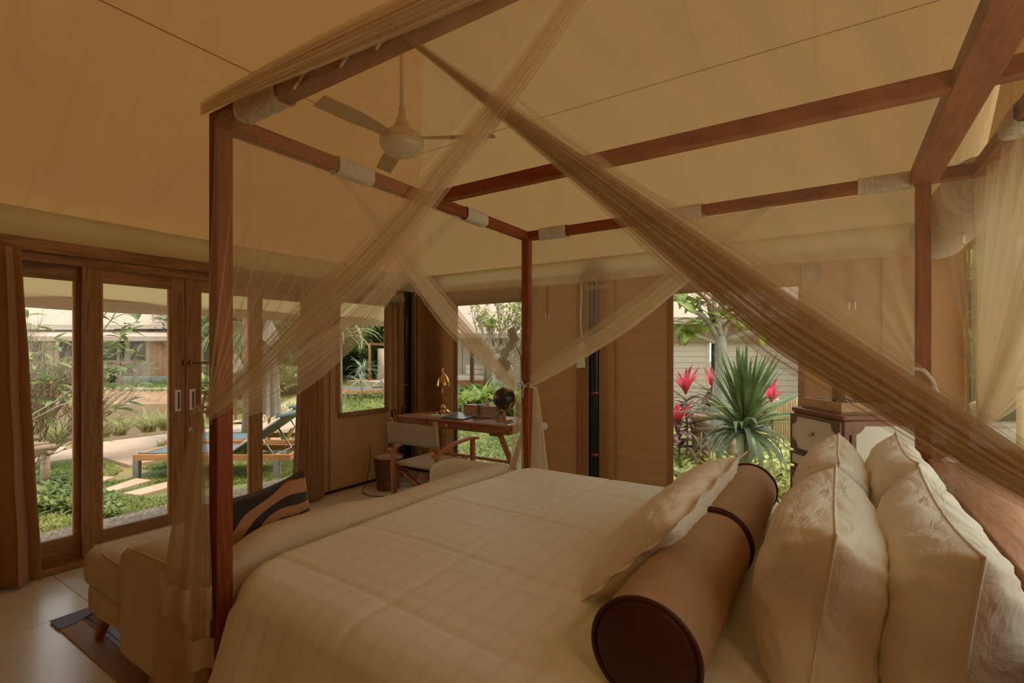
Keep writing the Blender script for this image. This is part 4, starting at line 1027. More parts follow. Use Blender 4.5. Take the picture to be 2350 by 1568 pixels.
obj('box_body', MB().add([(cx_-.06,4.30,DZ+.002),(cx_+.05,4.30,DZ+.002),(cx_+.05,4.40,DZ+.002),(cx_-.06,4.40,DZ+.002),(cx_-.03,4.31,DZ+.10),(cx_+.05,4.31,DZ+.10),(cx_+.05,4.40,DZ+.10),(cx_-.03,4.40,DZ+.10)],[(0,3,2,1),(4,5,6,7),(0,1,5,4),(1,2,6,5),(2,3,7,6),(3,0,4,7)]), M['orange_wood'], t, bevel=.004)
obj('lid', MB().box(cx_-.032,cx_+.052,4.305,4.402,DZ+.10,DZ+.11), M['desk_x'], t, bevel=.003)
# leather tissue case with strap
M['tan_leather'] = surf('tan_leather', (.44,.31,.20), (.50,.36,.235), rough=.5, scale=8, bump=.1, bscale=90)
M['brown_leather'] = surf('brown_leather', (.16,.075,.035), (.22,.11,.05), rough=.5, scale=20)
bx0, bx1 = D(1084,4.16), D(1143,4.16)
t = thing('tissue_box', 'tan leather tissue case with buckled strap on the desk', 'box', ((bx0+bx1)/2,4.22,DZ))
obj('box_body', MB().box(bx0,bx1,4.16,4.30,DZ+.002,DZ+.10), M['tan_leather'], t, bevel=.012)
obj('lid', MB().box(bx0-.004,bx1+.004,4.156,4.304,DZ+.098,DZ+.132), M['tan_leather'], t, bevel=.012)
sx = bx0+.085; st = obj('strap', MB().box(sx-.014,sx+.014,4.150,4.156,DZ+.03,DZ+.134), M['brown_leather'], t, bevel=.002)
obj('buckle', MB().tube([(sx-.016,4.148,DZ+.055),(sx+.016,4.148,DZ+.055),(sx+.016,4.148,DZ+.085),(sx-.016,4.148,DZ+.085),(sx-.016,4.148,DZ+.055)], .003, 6), M['brass'], st)
obj('strap_top', MB().box(sx-.014,sx+.014,4.15,4.306,DZ+.132,DZ+.137), M['brown_leather'], st, bevel=.002)
obj('tissue', MB().add([(sx+.05,4.21,DZ+.133),(sx+.10,4.22,DZ+.133),(sx+.09,4.25,DZ+.133),(sx+.05,4.25,DZ+.133),(sx+.072,4.23,DZ+.185)],[(0,1,4),(1,2,4),(2,3,4),(3,0,4)]), M['white'], t)
obj('side_tab', MB().tube([(bx1+.004,4.2,DZ+.11),(bx1+.03,4.19,DZ+.09),(bx1+.012,4.19,DZ+.04)], .010, 8, flat=.3), M['brown_leather'], t, smooth=True)
# terrestrial globe
def _globe():
    m, n = _new('globe_map'); b = _N(n, 'ShaderNodeBsdfPrincipled', Roughness=.25); o = n.nodes.new('ShaderNodeOutputMaterial')
    t = _N(n, 'ShaderNodeTexNoise', Scale=9, Detail=3); n.links.new(_coord(n, (1,1,.7)), t.inputs['Vector'])
    r = n.nodes.new('ShaderNodeValToRGB'); r.color_ramp.elements[0].position = .51; r.color_ramp.elements[0].color = (.030,.028,.022,1); r.color_ramp.elements[1].position = .54; r.color_ramp.elements[1].color = (.50,.22,.06,1)
    n.links.new(t.outputs['Fac'], r.inputs[0]); n.links.new(r.outputs[0], b.inputs['Base Color']); n.links.new(b.outputs[0], o.inputs[0]); return m
gx = D(1158,4.06); gz = 1.45-4.06/(_r(1158)*SN+CS)*(915-808)/FPX
t = thing('desk_globe', 'dark terrestrial globe on a wooden stand at the desk end', 'globe', (gx,4.06,DZ))
obj('sphere', MB().ball((gx,4.06,gz), .112, 28, 18), _globe(), t, smooth=True)
arc = [(gx+.122*math.cos(a), 4.06, gz+.122*math.sin(a)) for a in [math.radians(-110+10*k) for k in range(20)]]
obj('meridian_arc', MB().tube(arc, .005, 6), M['brass'], t, smooth=True)
obj('stand_post', MB().lathe([(.02,0),(.014,.02),(.02,.04),(.010,.055),(.014,gz-DZ-.14),(.008,gz-DZ-.12)], (gx,4.06,DZ+.02), 18), M['orange_wood'], t, smooth=True)
obj('stand_foot', MB().box(gx-.06,gx+.06,4.0,4.12,DZ+.002,DZ+.028), M['desk_x'], t, bevel=.006)
bx = D(1147,4.20); t = thing('glass_bottle', 'small square clear glass bottle behind the globe', 'bottle', (bx,4.20,DZ))
M['clear'] = glass('clear', (.93,.95,.92)); 
obj('bottle_body', MB().lathe([(.036,0),(.038,.01),(.038,.07),(.03,.085),(.014,.09),(.014,.10)], (bx+.05,4.15,DZ+.002), 4), M['clear'], t); obj('stopper', MB().lathe([(.014,.10),(.018,.105),(.018,.13),(.0,.135)], (bx+.05,4.15,DZ+.002), 12), M['clear'], t, smooth=True)
obj('liquid', MB().lathe([(.0,.004),(.033,.005),(.033,.045),(.0,.045)], (bx+.05,4.15,DZ+.002), 4), surf('pale_liquid', (.75,.62,.40), rough=.1), t)
# orchid in pot
ox = D(1196,4.32); t = thing('potted_orchid', 'white orchid in a slim glass vase behind the bed post', 'plant', (ox,4.32,DZ))
obj('vase', MB().lathe([(.03,0),(.035,.01),(.045,.13),(.05,.15),(.045,.15),(.04,.13),(.03,.012)], (ox,4.32,DZ+.002), 20), M['clear'], t, smooth=True)
st = [Vector((ox,4.32,DZ+.06)), Vector((ox+.01,4.32,1.1)), Vector((D(1196,4.32),4.32,1.40)), Vector((D(1182,4.3),4.30,1.54)), Vector((D(1168,4.28),4.28,1.50)), Vector((D(1160,4.27),4.27,1.38)), Vector((D(1157,4.27),4.27,1.25))]
obj('stem', MB().tube(st, .005, 6), leafm('stem_green', (.12,.16,.04), (.18,.22,.06)), t, smooth=True)
M['orchid'] = leafm('orchid', (.40,.38,.31), (.50,.48,.40), trans=.2)
def petal(mb, c, d, n_, L, W):
    d = Vector(d).normalized(); n_ = Vector(n_).normalized(); s = d.cross(n_).normalized(); c = Vector(c)
    pts = [c, c+d*L*.3+s*W*.4+n_*.004, c+d*L*.7+s*W*.5+n_*.01, c+d*L+n_*.002, c+d*L*.7-s*W*.5+n_*.01, c+d*L*.3-s*W*.4+n_*.004]
    mb.add(pts, [(0,1,2,3),(0,3,4,5)])
for (px_, py_) in ((1180,778),(1172,795),(1160,812),(1152,832),(1163,838),(1158,852),(1148,860),(1176,765)):
    c = GY(px_, py_, 4.27); mb = MB(); a0 = random.random()
    for k in range(5): a = a0+k*2*math.pi/5; petal(mb, c, (math.cos(a),-.1,math.sin(a)), (.1,-1,.2), .062, .065)
    obj('flower', mb, M['orchid'], t, smooth=True)
for s in (-1,1):
    mb = MB(); b0 = Vector((ox,4.32,DZ+.14))
    vs = [b0+Vector((s*.03*i*1.0, -.02*i, .06*i-.012*i*i)) for i in range(6)]; mb.tube(vs, [.004,.02,.028,.026,.016,.002], 6, flat=.15); obj('leaf', mb, M['stemgreen'] if 'stemgreen' in M else leafm('orchid_leaf', (.06,.12,.03), (.10,.18,.05)), t, smooth=True)

# ------------------------------------------------------------------ director's chair
ch = thing('directors_chair', 'folding wooden chair with beige canvas back facing the desk', 'chair', (-3.03, 3.36, 0))
CX0, CX1, CYB, CYF = -3.295, -2.775, 3.12, 3.60
M['chaircloth'] = cloth('chaircloth', (.52,.40,.26), (.48,.36,.23), weave=260, wr=.15, wscale=5, trans=.1)
for x in (CX0, CX1):
    obj('back_post', MB().bar((x,CYB+.02,.0),(x,CYB+.0,.60),.032,.045,up=(0,1,0)), M['chairwood'], ch, bevel=.003)
    obj('upper_post', MB().tube([(x,CYB,.58),(x,CYB-.03,.87)], .019, 12), M['chairwood'], ch, smooth=True)
    obj('front_post', MB().bar((x,CYF,.0),(x,CYF,.665),.032,.045,up=(0,1,0)), M['chairwood'], ch, bevel=.003)
    ap = [(x,CYB-.05,.585),(x,CYB+.05,.61),(x,CYB+.22,.655),(x,CYF-.02,.672),(x,CYF+.07,.655)]
    mb = MB(); 
    for i in range(4): mb.bar(ap[i], ap[i+1], .05, .022)
    obj('armrest', mb, M['chairwood'], ch, bevel=.003)
    obj('seat_rail', MB().bar((x,CYB+.02,.43),(x,CYF,.45),.026,.045), M['chairwood'], ch, bevel=.003)
    obj('lower_rail', MB().bar((x,CYB+.02,.14),(x,CYF,.14),.026,.04), M['chairwood'], ch, bevel=.003)
    obj('bolt', MB().lathe([(.008,-.02),(.008,.02)], (x,CYB+.02,.33), 8, axis='y'), M['chrome'], ch)
obj('back_cloth', MB().grid(lambda u, v: Vector((CX0-.022+(CX1-CX0+.044)*u, CYB-.005-.03*v-.03*math.sin(math.pi*u)*(-.6)-.02, .645+.19*v)), 16, 6), M['chaircloth'], ch, smooth=True, solid=.006)
for x in (CX0, CX1): obj('cloth_sleeve', MB().tube([(x,CYB-.004,.645),(x,CYB-.028,.838)], .024, 14), M['chaircloth'], ch, smooth=True)
cu = rounded_block(CX0+.035, CX1-.035, CYB+.01, CYF-.01, .445, .495, .022, ch, 'seat_cushion', m='chaircloth', zf=lambda y, x: .018*math.sin(math.pi*(x-CX0)/(CX1-CX0)))
obj('seat_sling', MB().grid(lambda u, v: Vector((CX0+(CX1-CX0)*u, CYB+.02+(CYF-CYB-.03)*v, .435-.025*math.sin(math.pi*u))), 10, 4), M['brown_leather'], ch, smooth=True, solid=.004)
for y in (CYB+.06, CYF-.06):
    obj('cross_brace', MB().bar((CX0,y,.42),(CX1,y,.15),.022,.038,up=(0,1,0)), M['chairwood'], ch, bevel=.003)
    obj('cross_brace', MB().bar((CX1,y+.025,.42),(CX0,y+.025,.15),.022,.038,up=(0,1,0)), M['chairwood'], ch, bevel=.003)
# waste basket, umbrellas in the corner
wbk = thing('waste_basket', 'woven waste basket with white liner between wall and desk', 'basket', (-3.98, 3.72, 0))
M['wicker'] = surf('wicker', (.10,.045,.02), (.34,.17,.075), rough=.6, scale=70, stretch=(1,1,2.5), p=(.42,.58), bump=.6, bscale=80)
bxx, byy = -3.98, 3.70
mb = MB()
for k in range(14):
    z = .01+k*.023; r = .105+.0025*k
    mb.tube([(bxx+r*math.cos(a*math.pi/14), byy+r*math.sin(a*math.pi/14), z+.004*(1 if (a+k)%2 else -1)) for a in range(29)], .0125, 6)
obj('woven_side', mb, M['wicker'], wbk, smooth=True)
obj('rim', MB().tube([(bxx+.145*math.cos(a*math.pi/14), byy+.145*math.sin(a*math.pi/14), .335) for a in range(29)], .012, 8), M['desk_dark'], wbk, smooth=True)
obj('liner', MB().lathe([(.10,.02),(.135,.33),(.15,.352),(.152,.34)], (bxx,byy,0), 20), M['white'], wbk, smooth=True)
for k, (x, y, hgt, lb) in enumerate(((-4.16,4.08,.84,'black umbrella with hooked handle leaning in the corner, the taller'), (-4.22,3.98,.80,'black umbrella with hooked handle leaning in the corner, the shorter'))):
    t = thing('umbrella', lb, 'umbrella', (x,y,0))
    obj('folded_cloth', MB().lathe([(.004,.03),(.02,.08),(.034,.35),(.03,.55),(.014,.62)], (x,y,0), 10), M['black'], t, smooth=True)
    obj('shaft', MB().tube([(x,y,.0),(x,y,hgt-.06)], .006, 8), M['bronze'], t)
    obj('handle', MB().tube([(x,y,hgt-.10),(x,y,hgt-.03)]+[(x+.035-.035*math.cos(a*.35), y-.01, hgt-.03+.035*math.sin(a*.35)) for a in range(1,9)]+[(x+.07,y-.01,hgt-.06)], .009, 8), M['leather_dark'], t, smooth=True)
cb = obj('power_cable', MB().tube([(-4.28,3.72,.42),(-4.25,3.68,.2),(-4.20,3.60,.06),(-4.16,3.52,.008),(-4.05,3.42,.007),(-3.9,3.40,.007),(-3.7,3.5,.005),(-3.5,3.62,.005)], .0035, 6), M['black'], smooth=True, origin=(-4.05,3.42,0))
tag(cb, 'thin dark power cable running down the canvas wall by the basket', 'cable')

# ------------------------------------------------------------------ wardrobe trunk used as minibar
TN = LF(1.83, 2.75, 0); TL = LF(1.833, 3.24, 0)      # near corner and far-left corner
tk = thing('wardrobe_trunk', 'cream steamer trunk cabinet with brown leather trim beyond the bed', 'cabinet', (TN.x, TN.y, 0), YAW+.02)
Mt = rootmat(tk); ttop = 1.095
M['trunk_cream'] = surf('trunk_cream', (.66,.585,.45), (.70,.62,.48), rough=.55, scale=5)
M['trunk_leather'] = surf('trunk_leather', (.20,.075,.035), (.27,.11,.055), rough=.4, scale=8)
M['trunk_edge'] = surf('trunk_edge', (.15,.085,.04), (.20,.115,.055), rough=.5, scale=8)
def tl(mb): # local -> world (obj() converts back)
    mb.v = [Mt @ v for v in mb.v]; return mb
dpt, wid = .49, .64
obj('carcass', tl(MB().box(.012, wid, .012, dpt-.01, .0, ttop-.012)), M['trunk_edge'], tk)
obj('top_board', tl(MB().box(0, wid, 0, dpt, ttop-.03, ttop)), M['trunk_leather'], tk, bevel=.008)
obj('front_door', tl(MB().box(.055, wid-.02, -.006, .012, .06, ttop-.032)), M['trunk_cream'], tk, bevel=.003)
for a, b, c, d in ((0,.030,.0,ttop-.03),(.040,.070,.0,ttop-.03),(wid-.035,wid,.0,ttop-.03)):
    obj('leather_edge', tl(MB().box(a, b, -.012, .02, c, d)), M['trunk_leather'], tk, bevel=.004)
obj('leather_edge', tl(MB().box(.04, wid, -.012, .014, ttop-.055, ttop-.028)), M['trunk_leather'], tk, bevel=.003)
for cxx, a0, a1 in ((.045,math.pi,1.5*math.pi),(.045,1.5*math.pi,2*math.pi),):
    pts = [(cxx,-.014,ttop-.03)]+[(cxx+.075*math.cos(a0+(a1-a0)*k/8), -.014, ttop-.03+.075*math.sin(a0+(a1-a0)*k/8)) for k in range(9)]
    pts = [(max(-.0,p[0]),p[1],p[2]) for p in pts]
    obj('corner_patch', tl(MB().prism(pts, (0,.004,0))), M['trunk_leather'], tk, bevel=.001)
obj('hinge', tl(MB().tube([(.036,-.016,.80),(.036,-.016,.90)], .007, 8)), M['chrome'], tk, smooth=True)
# drawer side (faces left)
zt = ttop-.035
for hgt, kn in ((.235,True),(.095,False),(.235,True),(.235,True),(.16,True)):
    z1 = zt; z0 = zt-hgt
    dr = obj('drawer', tl(MB().box(-.010, .012, .012, dpt-.012, z0+.006, z1-.006)), M['trunk_cream'], tk, bevel=.003)
    mb = MB()
    for (a,b,c,d) in ((.012,dpt-.012,z0+.006,z0+.018),(.012,dpt-.012,z1-.018,z1-.006),(.012,.026,z0+.006,z1-.006),(dpt-.026,dpt-.012,z0+.006,z1-.006)): mb.box(-.014,-.008,a,b,c,d)
    obj('edge_trim', tl(mb), M['trunk_edge'], dr)
    if kn:
        obj('drawer_knob', tl(MB().lathe([(.005,-.010),(.006,-.020),(.015,-.028),(.013,-.034),(0,-.036)], (0,dpt/2,(z0+z1)/2+.01), 14, axis='x')), M['brass'], dr, smooth=True)
        for yy, sy in ((.026,1),(dpt-.026,-1)):
            for zz, sz in ((z0+.018,1),(z1-.018,-1)):
                pts = [(-.0145,yy,zz)]+[(-.0145,yy+sy*.055*math.cos(k*math.pi/12),zz+sz*.055*math.sin(k*math.pi/12)) for k in range(7)]
                obj('corner_patch', tl(MB().prism(pts, (.003,0,0))), M['trunk_edge'], dr)
    zt = z0-.006
# tray and things on it
ty_ = thing('serving_tray', 'light wooden tray on top of the steamer trunk', 'tray', tuple(Mt @ Vector((.28,.24,ttop))), YAW+.02)
Mty = rootmat(ty_); M['palewood'] = wood('palewood', (.50,.31,.15), (.66,.44,.24), 'x')
def tl2(mb): mb.v = [Mty @ v for v in mb.v]; return mb
obj('tray_base', tl2(MB().box(-.24,.27,-.17,.20,.001,.012)), M['palewood'], ty_)
for (a,b,c,d) in ((-.24,.27,-.17,-.155),(-.24,.27,.185,.20),(-.24,-.225,-.155,.185),(.255,.27,-.155,.185)):
    obj('tray_side', tl2(MB().box(a,b,c,d,.001,.065)), M['palewood'], ty_, bevel=.003)
def onT(x, y): v = Mty @ Vector((x,y,.013)); return v
M['dark_glass'] = surf('dark_glass', (.02,.03,.02), rough=.08, spec=.7)
p = onT(-.10,.06); t = thing('canister', 'dark ribbed canister standing at the back of the tray', 'canister', tuple(p))
obj('canister_body', MB().lathe([(.034,0),(.034,.16),(.030,.17),(0,.17)], tuple(p), 24), M['black'], t, smooth=True); 
mb = MB(); [mb.lathe([(.0345,z),(.036,z+.004),(.0345,z+.008)], tuple(p), 24) for z in [.01+.014*i for i in range(11)]]; obj('rib', mb, M['bronze'], t, smooth=True)
for i, (x, y) in enumerate(((-.02,-.06),(.06,-.04),(.02,.05),(.11,.03),(.15,-.07))):
    p = onT(x,y); t = thing('drinking_glass', '', 'glass', tuple(p), 0, 'glasses on the trunk tray')
    t['label'] = 'clear tumbler glass standing on the wooden trunk tray'
    obj('glass_wall', MB().lathe([(.028,0),(.034,.09),(.031,.09),(.026,.008),(0,.008)], tuple(p), 24), M['clear'], t, smooth=True)
p = onT(-.15,-.08); t = thing('sunglasses', 'black rimmed folded glasses case on the tray', 'case', tuple(p))
obj('case_body', MB().tube([p+Vector((-.05,0,.02)),p+Vector((-.03,0,.04)),p+Vector((0,.0,.048)),p+Vector((.04,.0,.03)),p+Vector((.055,0,.012))], [.01,.022,.026,.02,.006], 10), M['dark_glass'], t, smooth=True); obj('rim_wire', MB().tube([p+Vector((-.05,-.02,.02)),p+Vector((0,-.03,.06)),p+Vector((.05,-.02,.02))], .004, 6), M['chrome'], t)
# goose-neck reading lamp on the headboard
g0 = Vector((.42, BY1-.06, .965)); t = thing('reading_lamp', 'white goose-neck reading lamp rising from the headboard shelf', 'lamp', tuple(g0))
gp = [g0, g0+Vector((0,0,.12)), GY(2152,905,BY1-.06), GY(2140,872,BY1-.06), GY(2120,850,BY1-.05), GY(2100,846,BY1-.05), GY(2088,856,BY1-.05)]
obj('neck', MB().tube(gp, .008, 10), M['white'], t, smooth=True); obj('foot', MB().lathe([(.03,0),(.03,.01),(.012,.02)], tuple(g0), 16), M['white'], t, smooth=True)
e_ = gp[-1]; obj('lamp_head', MB().tube([e_, e_+Vector((-.03,0,-.03)), e_+Vector((-.05,0,-.06))], [.010,.02,.024], 12), M['white'], t, smooth=True)

# ------------------------------------------------------------------ ceiling fan
fc = GF(922, 336, 3.3); fan = thing('ceiling_fan', 'cream ceiling fan with glass light bowl hanging beyond the net', 'fan', tuple(fc))
M['fan'] = surf('fan_cream', (.60,.45,.27), rough=.5); M['fanblade'] = surf('fan_blade', (.46,.32,.17), rough=.5)
ztop = ZE+(min(fc.x-XA, YB-fc.y))*SL
obj('down_rod', MB().tube([(fc.x,fc.y,ztop),(fc.x,fc.y,fc.z+.12)], .013, 12), M['fan'], fan, smooth=True)
obj('rod_cover', MB().lathe([(.02,.26),(.024,.20),(.05,.14),(.06,.11)], tuple(fc), 24), M['fan'], fan, smooth=True)
obj('motor_housing', MB().lathe([(.02,.12),(.09,.10),(.14,.06),(.145,.03),(.14,.02)], tuple(fc), 36), M['fan'], fan, smooth=True)
bw = surf('bowl_glass', (.70,.60,.42), rough=.12, spec=.6)
obj('light_bowl', MB().lathe([(.145,.02),(.14,-.01),(.11,-.045),(.06,-.065),(.018,-.070),(.016,-.078),(0,-.080)], tuple(fc), 36), bw, fan, smooth=True)
for k in range(3):
    a = math.radians(8+120*k)+.35; d = Vector((math.cos(a), math.sin(a), 0)); s = Vector((-d.y, d.x, .25)).normalized()
    c0 = fc+d*.14+Vector((0,0,.05)); c1 = fc+d*.62+Vector((0,0,.045))
    vs = [c0-s*.035, c0+s*.035, c0.lerp(c1,.5)+s*.065, c1+s*.06, c1-s*.05, c0.lerp(c1,.5)-s*.055]
    obj('blade', MB().add(vs, [(0,1,2,5),(5,2,3,4)]), M['fanblade'], fan, solid=.006)

# bedside lamp on the viewer's side of the headboard shelf, outside the frame
wl_ = thing('wall_lamp', 'warm wall lamp with linen shade beside the headboard', 'lamp', (.64, .15, 1.45))
obj('bracket', MB().tube([(.73,.15,1.55),(.62,.15,1.52),(.58,.15,1.60),(.58,.15,1.66)], .010, 10), M['brass'], wl_, smooth=True)
obj('shade', MB().lathe([(.12,.0),(.085,.20)], (.58,.15,1.62), 32), cloth('shade_linen', (.8,.6,.35), trans=.6, tcol=(.9,.55,.2)), wl_, smooth=True)
obj('bulb', MB().ball((.58,.15,1.70), .022, 12, 8), M['glow'], wl_, smooth=True)
pl_d = bpy.data.lights.new('bedside_glow', 'POINT'); pl_d.energy = 14; pl_d.color = (1,.68,.38); pl_d.shadow_soft_size = .10
pl_o = bpy.data.objects.new('bedside_glow', pl_d); sc.collection.objects.link(pl_o); pl_o.location = (.58,.15,1.86)
pl2 = bpy.data.lights.new('desk_lamp_glow', 'POINT'); pl2.energy = .8; pl2.color = (1,.5,.18); pl2.shadow_soft_size = .02
pl2o = bpy.data.objects.new('desk_lamp_glow', pl2); sc.collection.objects.link(pl2o); pl2o.location = (lx+.005, ly, DZ+.315)
# ================================================================== OUTDOORS
GR = -.12
# ------------------------------------------------------------------ ground and pond
def sdf(p, poly):
    inside = False; d = 1e9; n = len(poly)
    for i in range(n):
        a, b = poly[i], poly[(i+1)%n]; e = b-a; w_ = p-a
        t = max(0, min(1, w_.dot(e)/e.dot(e))); d = min(d, (w_-e*t).length)
        if (a.y > p.y) != (b.y > p.y) and p.x < (b.x-a.x)*(p.y-a.y)/(b.y-a.y)+a.x: inside = not inside
    return -d if inside else d
def v2(v): return Vector((v[0], v[1]))
pond = [Vector((-10.7,-14)), Vector((-10.7,4.7)), v2(LF(-.635*12.5,12.5,0)), v2(LF(-.62*20.0,20.0,0)), v2(LF(-1.6*20.0,20.0,0))]
def ground_h(x, y):
    s = sdf(Vector((x,y)), pond) if x < -8 else 5
    z = GR
    if s < 0:
        t = min(1, -s/.9); z = GR-.75*(t*t*(3-2*t))
    else: z = GR+.02*noise.noise(Vector((x*.8, y*.8, 0)))
    return z
M['grass_ground'] = surf('grass_ground', (.17,.20,.06), (.40,.25,.13), rough=.95, scale=1.3, p=(.50,.74), bump=.8, bscale=26, dist=.03, detail=8)
M['earth'] = surf('earth', (.36,.21,.12), (.46,.29,.18), rough=.95, scale=2, bump=.4, bscale=20)
mb = MB(); NU, NV = 190, 130
vs = []
for j in range(NV+1):
    f_ = .8*(85/.8)**(j/NV)
    for i in range(NU+1):
        p = LF((-1.75+3.6*i/NU)*f_, f_, 0); vs.append(Vector((p.x, p.y, ground_h(p.x, p.y))))
fs = []; mi = []
for j in range(NV):
    for i in range(NU):
        q = (j*(NU+1)+i, j*(NU+1)+i+1, (j+1)*(NU+1)+i+1, (j+1)*(NU+1)+i); fs.append(q)
        mi.append(1 if min(vs[k].z for k in q) < GR-.05 else 0)
mb.v = vs; mb.f = fs; mb.m = mi
g = struct(obj('ground', mb, [M['grass_ground'], M['earth']], smooth=True, origin=(0,0,0)), 'garden ground with grass and bare reddish earth', 'ground')
m, n = _new('water'); b = _N(n, 'ShaderNodeBsdfPrincipled', Roughness=.09); b.inputs['Base Color'].default_value = (.15,.105,.05,1); b.inputs['IOR'].default_value = 1.12; b.inputs['Specular IOR Level'].default_value = .5
oo = n.nodes.new('ShaderNodeOutputMaterial'); n.links.new(b.outputs[0], oo.inputs[0])
t = _N(n, 'ShaderNodeTexNoise', Scale=4.5, Detail=4); n.links.new(_coord(n, (1,1.6,1)), t.inputs['Vector']); bp = _N(n, 'ShaderNodeBump', Strength=1, Distance=.16); n.links.new(t.outputs['Fac'], bp.inputs['Height']); n.links.new(bp.outputs[0], b.inputs['Normal'])
M['water'] = m
W = [LF(-1.75*5,5,0), LF(-1.75*22,22,0), LF(-.5*22,22,0), LF(-.55*10,10,0)]
struct(obj('pond_water', MB().add([(p.x,p.y,GR-.46) for p in W], [(0,1,2,3)]), M['water'], origin=(-14,6,GR-.46)), 'brown rippled pond water beyond the garden path', 'water')

# paved strip by the doors, path, deck, stones
def _pebble():
    m, n = _new('pebble_wash'); b = _N(n, 'ShaderNodeBsdfPrincipled', Roughness=.85); o = n.nodes.new('ShaderNodeOutputMaterial')
    v = _N(n, 'ShaderNodeTexVoronoi', Scale=62); n.links.new(_coord(n), v.inputs['Vector'])
    s_ = n.nodes.new('ShaderNodeSeparateColor'); n.links.new(v.outputs['Color'], s_.inputs[0])
    r = n.nodes.new('ShaderNodeValToRGB'); e = r.color_ramp.elements; e[0].color = (.13,.085,.05,1); e[1].color = (.46,.34,.24,1); x = e.new(.5); x.color = (.29,.19,.115,1)
    n.links.new(s_.outputs[0], r.inputs[0]); n.links.new(r.outputs[0], b.inputs['Base Color'])
    bp = _N(n, 'ShaderNodeBump', Strength=.7, Distance=.01); bp.invert = True; n.links.new(v.outputs['Distance'], bp.inputs['Height']); n.links.new(bp.outputs[0], b.inputs['Normal'])
    n.links.new(b.outputs[0], o.inputs[0]); return m
M['pebble'] = _pebble()
ter = sempty('terrace', 'pebble-dash paved strip outside the glass doors', 'paving', (-4.9, 1.5, 0))
for k, (a, b) in enumerate(((-5.49,-5.16),(-5.15,-4.83),(-4.82,-4.42))):
    obj('paving_strip', MB().box(a, b, YC-1, 4.9, -.16, -.045), M['pebble'], ter, bevel=.006)
M['pink_stone'] = surf('pink_stone', (.50,.34,.245), (.56,.39,.285), rough=.8, scale=3)
pa = sempty('garden_path', 'smooth pinkish concrete path along the pond', 'path', (-9.9, 3, 0))
for k in range(12):
    y0 = -6+2.0*k
    if y0 < 13: obj('path_slab', MB().box(-10.5, -9.25, y0+.006, y0+1.994, GR-.06, GR+.035), M['pink_stone'], pa, bevel=.01)
pts = [LF(-.50*11,11,0), LF(-.44*13.5,13.5,0), LF(-.40*17,17,0), LF(-.30*20,20,0)]
mb = MB()
for a, b in zip(pts, pts[1:]):
    d = (b-a).normalized(); s = Vector((-d.y,d.x,0))*.65; mb.add([a-s+Vector((0,0,GR+.03)), a+s+Vector((0,0,GR+.03)), b+s+Vector((0,0,GR+.03)), b-s+Vector((0,0,GR+.03))], [(0,1,2,3)])
struct(obj('garden_path', mb, M['pink_stone'], origin=tuple(pts[1])), 'pale path curving away past the lawn', 'path')
M['deckwood'] = wood('deckwood', (.46,.30,.20), (.58,.40,.28), 'y', rough=.7)
dk = thing('wooden_deck', 'low brown plank deck between path and lawn', 'deck', (-8.6, 4.4, GR))
k = 0; x = -9.24
while x < -8.0:
    obj('plank', MB().box(x, x+.108, 2.80, 6.0, GR+.0, GR+.045), M['deckwood'], dk, bevel=.004); x += .113
for quad, lb in (([(225,1131),(312,1102),(347,1106),(262,1131)], 'pinkish stepping stone in the lawn, third from the log bench'), ([(280,1137),(385,1110),(425,1113),(320,1141)], 'pinkish stepping stone in the lawn nearest the opened door leaf'),
                 ([(135,1124),(205,1098),(264,1098),(187,1126)], 'pinkish stepping stone in the lawn, second from the log bench'), ([(84,1113),(118,1098),(172,1098),(118,1114)], 'pinkish stepping stone beside the log bench')):
    P = [GZ(a, b, GR+.02) for a, b in quad]; c = sum(P, Vector())/4
    tag(obj('stepping_stone', MB().prism([p-Vector((0,0,.06)) for p in P], (0,0,.085)), M['pink_stone'], bevel=.008, origin=tuple(c)), lb, 'stone', 'stepping stones in the lawn')

# ------------------------------------------------------------------ grass
M['grass'] = leafm('grass', (.17,.24,.05), (.42,.44,.14), scale=1.2, trans=.3)
def blades(name, label, regions, mat, cat='grass'):
    vs = []; fs = []
    for (fn, cnt, L, wd) in regions:
        for _ in range(cnt):
            p = fn()
            if p is None: continue
            a = random.random()*6.283; l = L*(.5+random.random()); t = random.random()*.9
            d = Vector((math.cos(a)*t, math.sin(a)*t, 1)).normalized()*l; s = Vector((-math.sin(a), math.cos(a), 0))*wd
            n0 = len(vs); vs += [p-s, p+s, p+d*.6+s*.7, p+d*.6-s*.7, p+d+Vector((math.cos(a),math.sin(a),-.35))*l*.4]
            fs += [(n0,n0+1,n0+2,n0+3),(n0+3,n0+2,n0+4)]
    mb = MB(); mb.v = vs; mb.f = fs
    return tag(obj(name, mb, mat, rec=False, origin=(0,0,GR)), label, cat, kind='stuff')
def onlawn(ulo, uhi, flo, fhi, ok=lambda p: True, thr=-.12):
    def fn():
        f_ = math.sqrt(flo*flo+(fhi*fhi-flo*flo)*random.random()); u = ulo+(uhi-ulo)*random.random(); p = LF(u*f_, f_, 0)
        if noise.noise(Vector((p.x*.9, p.y*.9, 5)))+.5*noise.noise(Vector((p.x*2.5, p.y*2.5, 9))) < thr or not ok(p): return None
        z = ground_h(p.x, p.y)
        if z < GR-.06: return None
        p.z = z; return p
    return fn
def okA(p): return p.x < -5.5 and not (-10.6 < p.x < -9.15) and not (-9.3 < p.x < -7.95 and 2.75 < p.y < 6.05)
blades('lawn_grass', 'patchy green lawn grass outside the glass doors', [
    (onlawn(-1.05,-.42,4.3,7.2,okA,-.32), 60000, .045, .0038), (onlawn(-1.05,-.40,7,11,okA,-.25), 15000, .07, .006),
    (onlawn(-1.1,-.35,18.7,26,lambda p: True,-.5), 16000, .13, .015)], M['grass'])
